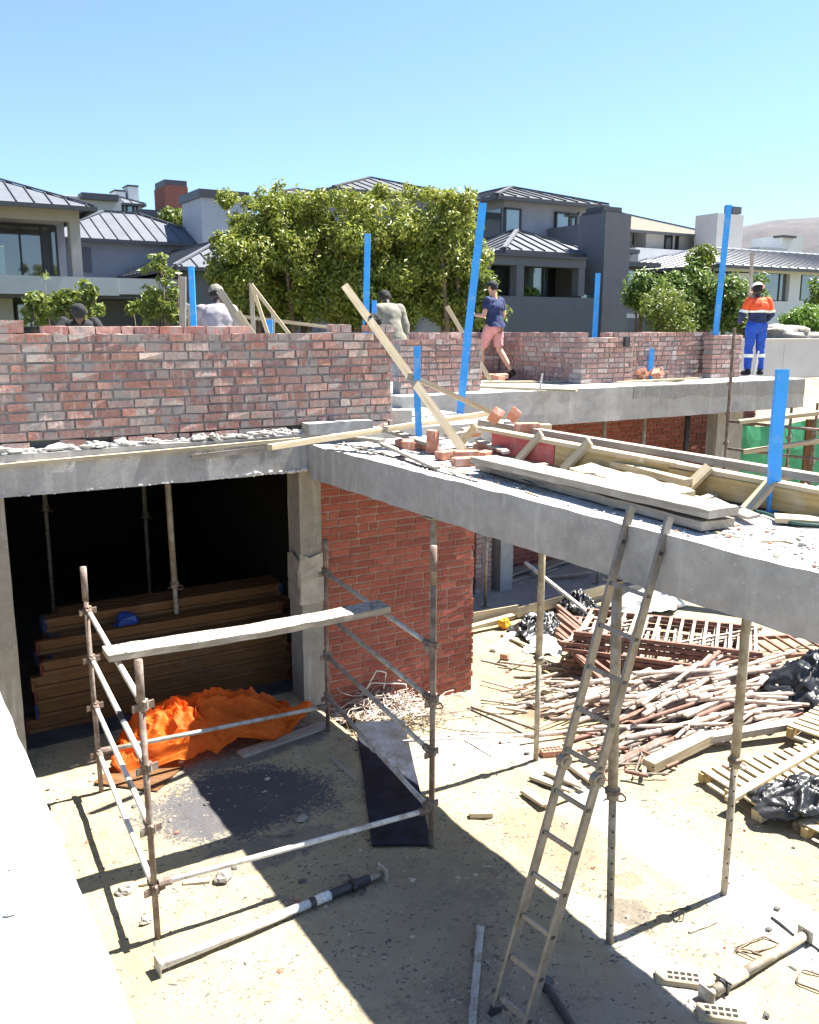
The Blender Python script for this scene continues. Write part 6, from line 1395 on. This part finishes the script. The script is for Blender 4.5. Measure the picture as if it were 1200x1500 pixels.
def person(label, at, face, pose, skin, clothes, h=1.75, bulk=1.0, extra=None, only_above=None):
    """at: point between the feet; face: unit direction the person looks; pose: overrides in the body frame (right, forward, up)"""
    J = {k: Vector(v) for k, v in {**REST, **pose}.items()}; s = h/1.75
    fdir = Vector((face[0], face[1], 0)).normalized(); rdir = Vector((fdir.y, -fdir.x, 0))
    def W(v): return Vector(at)+(rdir*v.x+fdir*v.y+Vector((0, 0, 1))*v.z)*s
    t = thing('person', label, 'person', at); segs = []
    def seg(tagname, a, b, ra, rb, flat=1.0): segs.append((tagname, W(a), W(b), ra*s, rb*s, flat))
    B = bulk
    seg('hips', J['pelvis']+V(-.05, 0, -.02), J['pelvis']+V(.05, 0, -.02), .118*B, .118*B, .95); seg('torso', J['pelvis'], J['waist'], .135*B, .130*B, .85); seg('torso', J['waist'], J['chest'], .130*B, .148*B, .80)
    seg('torso', J['chest']+V(-.06, 0, .0), J['chest']+V(.06, 0, .0), .115*B, .115*B); seg('torso', lerp(J['chest'], J['neck'], .62)+V(-.10, 0, -.02), lerp(J['chest'], J['neck'], .62)+V(.10, 0, -.02), .075, .075); seg('neck', lerp(J['chest'], J['neck'], .7), J['head'], .058, .055)
    hd = J['head']; hf = (J['head']-J['neck']).normalized(); fw = V(0, 1, 0); fw = (fw-hf*fw.dot(hf)).normalized()
    if 'look' in pose: fw = Vector(pose['look']).normalized()
    sd = fw.cross(hf).normalized()
    seg('head', hd+hf*.035-fw*.012, hd+hf*.06-fw*.012, .092, .090, .9); seg('head', hd+fw*.03-hf*.045, hd+fw*.03+hf*.02, .060, .072)
    seg('head', hd+fw*.088-hf*.008, hd+fw*.098-hf*.022, .012, .016); seg('head', hd+fw*.07-hf*.07, hd+fw*.075-hf*.075, .03, .026)     # nose, chin
    for q in (-1, 1): seg('head', hd+sd*.083*q+hf*.01-fw*.015, hd+sd*.085*q-hf*.02-fw*.012, .018, .013, .5); seg('head', hd+sd*.034*q+fw*.078+hf*.018, hd+sd*.036*q+fw*.078+hf*.018, .014, .014)
    for S in 'LR':
        seg('thigh', J['hip'+S], J['knee'+S], .092*B, .062); seg('shin', J['knee'+S], lerp(J['knee'+S], J['ank'+S], .35), .058, .060); seg('shin', lerp(J['knee'+S], J['ank'+S], .3), J['ank'+S], .060, .040)
        seg('foot', J['ank'+S]-V(0, .03, .035), J['toe'+S], .045, .036); seg('foot', J['ank'+S], J['ank'+S]-V(0, .045, .04), .042, .042)
        seg('arm', J['sh'+S], J['el'+S], .058, .044); seg('forearm', J['el'+S], J['wr'+S], .044, .029)
        wr, ha = J['wr'+S], J['ha'+S]; d = (ha-wr).normalized(); sx = d.cross(V(0, 0, 1) if abs(d.z) < .8 else V(0, 1, 0)).normalized(); nz = d.cross(sx)
        seg('hand', wr, ha, .028, .034, .65)
        for i, (o, L) in enumerate(((-.030, .062), (-.010, .074), (.010, .070), (.029, .054))):
            k0 = ha+sx*o+d*.015; k1 = k0+d*L*.55-nz*.008*i*.3; k2 = k1+d*L*.4-nz*(.022+.003*i); seg('hand', k0, k1, .0092, .0085); seg('hand', k1, k2, .0085, .0072)
        th0 = lerp(wr, ha, .45)-sx*.026; seg('hand', th0, th0-sx*.022+d*.03, .012, .010); seg('hand', th0-sx*.022+d*.03, th0-sx*.026+d*.058-nz*.01, .010, .008)
    mb = MB()
    for _, a, b, ra, rb, fl in segs: capsule(mb, a, b, ra, rb, 10, fl, fdir if fl != 1.0 else None)
    tmp = mb.build('person_build', M[skin], at=at)
    md = tmp.modifiers.new('r', 'REMESH'); md.mode = 'VOXEL'; md.voxel_size = .0105*s; sm = tmp.modifiers.new('s', 'SMOOTH'); sm.factor = .5; sm.iterations = 3
    dg = bpy.context.evaluated_depsgraph_get(); me = bpy.data.meshes.new_from_object(tmp.evaluated_get(dg)); bpy.data.objects.remove(tmp)
    me.name = 'body'; me.materials.clear(); me.materials.append(M[skin]); me.polygons.foreach_set('use_smooth', [True]*len(me.polygons))
    body = bpy.data.objects.new('body', me); COL.objects.link(body); body.parent = t; body['_o'] = tuple(at)
    co = np.empty(len(me.vertices)*3); me.vertices.foreach_get('co', co); co = co.reshape(-1, 3)+np.array(at)
    nr = np.empty(len(me.vertices)*3); me.vertices.foreach_get('normal', nr); nr = nr.reshape(-1, 3)
    best = np.full(len(co), 1e9); who = np.zeros(len(co), int); tt = np.zeros(len(co)); names = ['hips', 'torso', 'neck', 'head', 'thigh', 'shin', 'foot', 'arm', 'forearm', 'hand']
    for nm, a, b, ra, rb, fl in segs:
        a = np.array(a); b = np.array(b); ab = b-a; u = np.clip(((co-a)@ab)/max(ab@ab, 1e-9), 0, 1); dd = np.linalg.norm(co-a-u[:, None]*ab, axis=1)-(ra+(rb-ra)*u)
        w = dd < best; best[w] = dd[w]; who[w] = names.index(nm); tt[w] = u[w]
    faces = [tuple(p.vertices) for p in me.polygons]; zrel = (co[:, 2]-at[2])/s
    wn_ = np.array(names)[who]
    hz_ = None
    lrt = np.array(rdir); lfw = np.array(fdir); hpos = np.array(W(hd)); hup = np.array((rdir*hf.x+fdir*hf.y+Vector((0, 0, 1))*hf.z)); hfw = np.array((rdir*fw.x+fdir*fw.y+Vector((0, 0, 1))*fw.z))
    ctx = dict(n=wn_, t=tt, z=zrel, up=((co-hpos)@hup)/s, fw=((co-hpos)@hfw)/s)
    for cname, mat, fn, off, kw in clothes:
        sel = fn(ctx); fs = [f for f in faces if all(sel[i] for i in f)]
        if not fs: continue
        used = sorted({i for f in fs for i in f}); mp = {v: i for i, v in enumerate(used)}; c2 = MB()
        for i in used:
            p = co[i]; q = Vector(p)*9; fold = mnoise.noise(q)*kw.get('fold', .006)+mnoise.noise(q*2.3)*kw.get('fold', .006)*.5
            d = Vector(nr[i])*(off*s+fold)
            if 'flare' in kw and zrel[i] < kw['flare'][0]: d += Vector((nr[i][0], nr[i][1], 0))*kw['flare'][1]*(kw['flare'][0]-zrel[i])
            c2.v.append(tuple(Vector(p)+d))
        for f in fs: c2.f.append(tuple(mp[i] for i in f)); c2.m.append(0); c2.uv.append(None)
        if kw.get('drape'):      # cloth hangs straighter than the body under it
            X = np.array(c2.v); E = np.array([(f[i], f[(i+1) % len(f)]) for f in c2.f for i in range(len(f))]); deg = np.zeros(len(X)); np.add.at(deg, E[:, 0], 1); np.add.at(deg, E[:, 1], 1)
            for _ in range(kw['drape']):
                A = np.zeros_like(X); np.add.at(A, E[:, 0], X[E[:, 1]]); np.add.at(A, E[:, 1], X[E[:, 0]]); X = X*.4+.6*A/np.maximum(deg, 1)[:, None]
            X += nr[used]*.012; q9 = [Vector(x)*7 for x in X]; X += nr[used]*np.array([.012*mnoise.noise(Vector((q.x, q.y, q.z*.35)))+.005*mnoise.noise(q*2.5) for q in q9])[:, None]
            c2.v = [tuple(x) for x in X]
        c2.build(cname, M[mat], t, True)
    if extra: extra(t, W, J, dict(fw=fw, up=hf, sd=sd, hd=hd))
    return t
IN = lambda c, *ns: np.isin(c['n'], ns)
hairfn = lambda c: IN(c, 'head') & ((c['up'] > .055) | ((c['fw'] < -.02) & (c['up'] > -.035)))
shoes = ('shoes', 'cloth_black', lambda c: IN(c, 'foot'), .008, {})
def trousers(mat, name='trousers'): return (name, mat, lambda c: IN(c, 'hips', 'thigh', 'shin') | (IN(c, 'torso') & (c['z'] < 1.04)), .014, {'fold': .010})
facing = (_fw.x, _fw.y); away = (_fw.x, _fw.y)
def mixdir(r, f): v = _rt*r+_fw*f; return (v.x, v.y)
def hatfn(lo): return lambda c: IN(c, 'head') & (c['up'] > lo)
# --- worker in orange and blue overalls, seen from behind
def helmet(mat):
    def f(t, W, J, h):
        mb = MB(); c = h['hd']+h['up']*.075-h['fw']*.01; n = 18
        for i in range(7):
            th = math.pi/2*i/6
            for k in range(n): ph = 2*math.pi*k/n; mb.v.append(tuple(W(c+(h['sd']*math.cos(ph)*.112+h['fw']*math.sin(ph)*.128)*math.cos(th)+h['up']*math.sin(th)*.105)))
        for i in range(6):
            for k in range(n): mb.f.append((i*n+k, i*n+(k+1) % n, (i+1)*n+(k+1) % n, (i+1)*n+k)); mb.m.append(0); mb.uv.append(None)
        hb = mb.build('helmet', M[mat], t, True); mb = MB()
        for i, r in ((0, 1.0), (1, 1.22)):
            for k in range(n): ph = 2*math.pi*k/n; e = 1.25 if math.sin(ph) > .3 else 1.0; mb.v.append(tuple(W(c+(h['sd']*math.cos(ph)*.112+h['fw']*math.sin(ph)*.128*e)*r-h['up']*.008*i)))
        for k in range(n): mb.f.append((k, (k+1) % n, n+(k+1) % n, n+k)); mb.m.append(0); mb.uv.append(None)
        mb.build('brim', M[mat], hb, True)
    return f
at = G(1103, 549.3, 3.195)
person('worker in white helmet, orange and navy jacket and royal blue trousers', at, mixdir(-.1, 1),
       dict(head=(0, .07, 1.60), neck=(0, .01, 1.48), chest=(0, 0, 1.30), elL=(-.29, .04, 1.17), wrL=(-.24, .22, 1.04), haL=(-.2, .30, 1.0), elR=(.29, .02, 1.17), wrR=(.25, .20, 1.02), haR=(.21, .28, .98),
            kneeL=(-.11, .03, .51), ankL=(-.13, -.02, .09), kneeR=(.12, .03, .51), ankR=(.13, -.02, .09), toeL=(-.16, .13, .035), toeR=(.17, .13, .035)),
       'skin_dark', [('trousers', 'cloth_blue', lambda c: IN(c, 'hips', 'thigh', 'shin') | (IN(c, 'torso') & (c['z'] < 1.05)), .022, {'fold': .014}),
                     ('jacket_lower', 'cloth_navy', lambda c: (IN(c, 'torso') & (c['z'] > 1.0) & (c['z'] <= 1.22)) | (IN(c, 'arm') & (c['z'] < 1.23)) | IN(c, 'forearm'), .026, {'fold': .010}),
                     ('jacket_upper', 'cloth_orange', lambda c: (IN(c, 'torso') & (c['z'] > 1.205)) | (IN(c, 'arm') & (c['z'] > 1.21)) | (IN(c, 'neck') & (c['z'] < 1.47)), .027, {'fold': .008}),
                     ('chest_tape', 'reflective', lambda c: (IN(c, 'torso', 'arm')) & (c['z'] > 1.195) & (c['z'] < 1.255), .036, {'fold': .008}),
                     ('knee_tape', 'reflective', lambda c: IN(c, 'shin', 'thigh') & (c['z'] > .34) & (c['z'] < .41), .032, {'fold': .014}), shoes,
                     ('hair', 'hair', hairfn, .006, {})], 1.76, 1.12, helmet('white_hat'))
# --- man in navy T-shirt and pink shorts, striding left with back half turned
def cap(t, W, J, h):
    mb = MB(); c = h['hd']+h['up']*.06
    mb.prism([W(c+h['fw']*.07+h['sd']*.07), W(c+h['fw']*.17+h['sd']*.05), W(c+h['fw']*.17-h['sd']*.05), W(c+h['fw']*.07-h['sd']*.07)], (0, 0, .012)); mb.build('cap_peak', M['cloth_black'], t)
    mb = MB(); p = W(J['haL']+V(.01, .05, .05)); mb.bar(p-V(0, 0, .07), p+V(0, 0, .07), .075, .012, tuple(_fw)); mb.build('phone', M['dark_steel'], t)
at = G(722, 556, 3.195)
person('man in black cap, navy T-shirt and pink shorts, striding left with his back half turned', at, mixdir(-.72, .7),
       dict(pelvis=(0, -.03, .98), waist=(0, 0, 1.12), kneeR=(.10, -.06, .55), ankR=(.12, -.34, .17), toeR=(.13, -.24, .04), kneeL=(-.09, .20, .56), ankL=(-.10, .24, .10), toeL=(-.11, .40, .04),
            elL=(-.27, .02, 1.16), wrL=(-.21, .26, 1.17), haL=(-.19, .33, 1.20), elR=(.27, .0, 1.16), wrR=(.24, .20, 1.10), haR=(.2, .28, 1.1)),
       'skin_fair', [('t_shirt', 'cloth_navy', lambda c: (IN(c, 'torso') & (c['z'] > .95)) | (IN(c, 'hips') & (c['z'] > .96)) | (IN(c, 'arm') & (c['t'] < .62)) | (IN(c, 'neck') & (c['z'] < 1.45)), .024, {'fold': .012, 'flare': (1.15, .12)}),
                     ('shorts', 'cloth_pink', lambda c: IN(c, 'hips') | (IN(c, 'thigh') & (c['t'] < .88)), .020, {'fold': .010}),
                     ('cap', 'cloth_black', hatfn(.045), .012, {}), ('hair', 'hair', hairfn, .005, {}), shoes], 1.70, 1.10, cap)
# --- worker in a long grey coat, bending forward behind the wall
at = V(*G(572, 577, 3.03).xy, 3.03)
person('worker in long grey coat and dark trousers, walking away behind the leaning plank', at, mixdir(-.35, .95),
       dict(chest=(0, .05, 1.30), neck=(0, .12, 1.47), head=(-.01, .20, 1.58), shL=(-.185, .06, 1.41), shR=(.185, .06, 1.41), elL=(-.25, .12, 1.15), wrL=(-.22, .32, 1.06), haL=(-.2, .40, 1.05),
            elR=(.25, .0, 1.14), wrR=(.23, .04, .88), haR=(.22, .07, .8), kneeL=(-.1, .12, .52), ankL=(-.1, -.02, .1), kneeR=(.1, -.02, .52), ankR=(.1, -.16, .12), toeR=(.11, -.02, .04)),
       'skin_dark', [trousers('cloth_black'), ('coat', 'cloth_grey', lambda c: (IN(c, 'torso', 'hips')) | IN(c, 'arm', 'forearm') | (IN(c, 'thigh') & (c['t'] < .45)) | (IN(c, 'neck') & (c['z'] < 1.50)), .045, {'fold': .004, 'flare': (1.25, .16), 'drape': 45}),
                     ('beanie', 'cloth_black', hatfn(.03), .008, {}), ('hair', 'hair', hairfn, .006, {}), shoes], 1.72, 1.08)
# --- worker in a mauve shirt, only head and shoulders over the wall
at = FD(322, 560, 12.6); at = V(at.x, at.y, 3.03-.0)
person('worker in pale mauve shirt and light sun hat, sitting behind the brick wall', V(at.x, at.y, 3.0), mixdir(-.2, 1),
       dict(pelvis=(0, -.02, .86), waist=(0, 0, 1.02), chest=(0, .05, 1.24), neck=(0, .09, 1.42), head=(0, .15, 1.55), shL=(-.2, .06, 1.35), shR=(.2, .06, 1.35), elL=(-.25, .2, 1.12), wrL=(-.18, .42, 1.06), haL=(-.14, .5, 1.06), elR=(.25, .2, 1.12), wrR=(.18, .42, 1.06), haR=(.14, .5, 1.06),
            hipL=(-.1, 0, .84), kneeL=(-.14, .42, .82), ankL=(-.14, .40, .38), toeL=(-.15, .56, .34), hipR=(.1, 0, .84), kneeR=(.14, .42, .82), ankR=(.14, .40, .38), toeR=(.15, .56, .34)),
       'skin_dark', [trousers('cloth_black'), ('shirt', 'cloth_lilac', lambda c: IN(c, 'torso', 'arm', 'forearm') | (IN(c, 'neck') & (c['z'] < 1.46)), .034, {'fold': .004, 'drape': 25}), ('sun_hat', 'cloth_grey', hatfn(.02), .018, {'fold': .01}), ('hair', 'hair', hairfn, .006, {}), shoes], 1.74, 1.08)
mb = MB(); p = V(at.x, at.y, 0); mb.box(p.x-.25, p.x+.25, p.y-.18, p.y+.18, 3.03, 3.72, 0, .004); tag(mb.build('brick_stack', M['brick_loose']), 'low stack of bricks used as a seat by the worker in a mauve shirt', 'bricks')
# --- stooping worker in black at the left
at = FD(122, 560, 12.0); at = V(at.x, at.y, 2.62)
person('stooping worker in black top and dark cap behind the brick wall at left', V(at.x, at.y, 3.16), mixdir(.35, -.9),
       dict(pelvis=(0, -.25, .62), waist=(0, -.14, .76), chest=(0, .04, .92), neck=(0, .2, 1.03), head=(0, .31, 1.12), shL=(-.19, .1, 1.02), shR=(.19, .1, 1.02), elL=(-.30, .2, .84), wrL=(-.30, .42, .70), haL=(-.30, .49, .66), elR=(.3, .22, .82), wrR=(.22, .42, .66), haR=(.2, .48, .6),
            hipL=(-.1, -.25, .60), kneeL=(-.17, .12, .5), ankL=(-.15, -.14, .09), toeL=(-.18, .04, .035), hipR=(.1, -.25, .60), kneeR=(.17, .12, .5), ankR=(.15, -.14, .09), toeR=(.18, .04, .035)),
       'skin_dark', [trousers('cloth_black'), ('top', 'cloth_black', lambda c: IN(c, 'torso', 'arm', 'forearm', 'hips') | (IN(c, 'neck') & (c['t'] < .5)), .02, {'fold': .01}), ('cap', 'cloth_black', hatfn(.035), .012, {}), shoes], 1.74, 1.05)
# black bag on the wall beside the grey coat
mb = MB(); p = FY(546, 470, 8.62); mb.blob(p, .10, .09, .095, 8, .22, 14, 9); tag(mb.build('bag', M['cloth_black']), 'black bag or bundle on the weathered wall, left of the worker in a grey coat', 'bag')
mb = MB(); p = FD(122, 560, 12.0); mb.box(p.x-.5, p.x+.5, p.y-.35, p.y+.35, 3.03, 3.155, 0, .004); tag(mb.build('brick_stack', M['brick_loose']), 'low platform of bricks under the stooping worker in black', 'bricks')
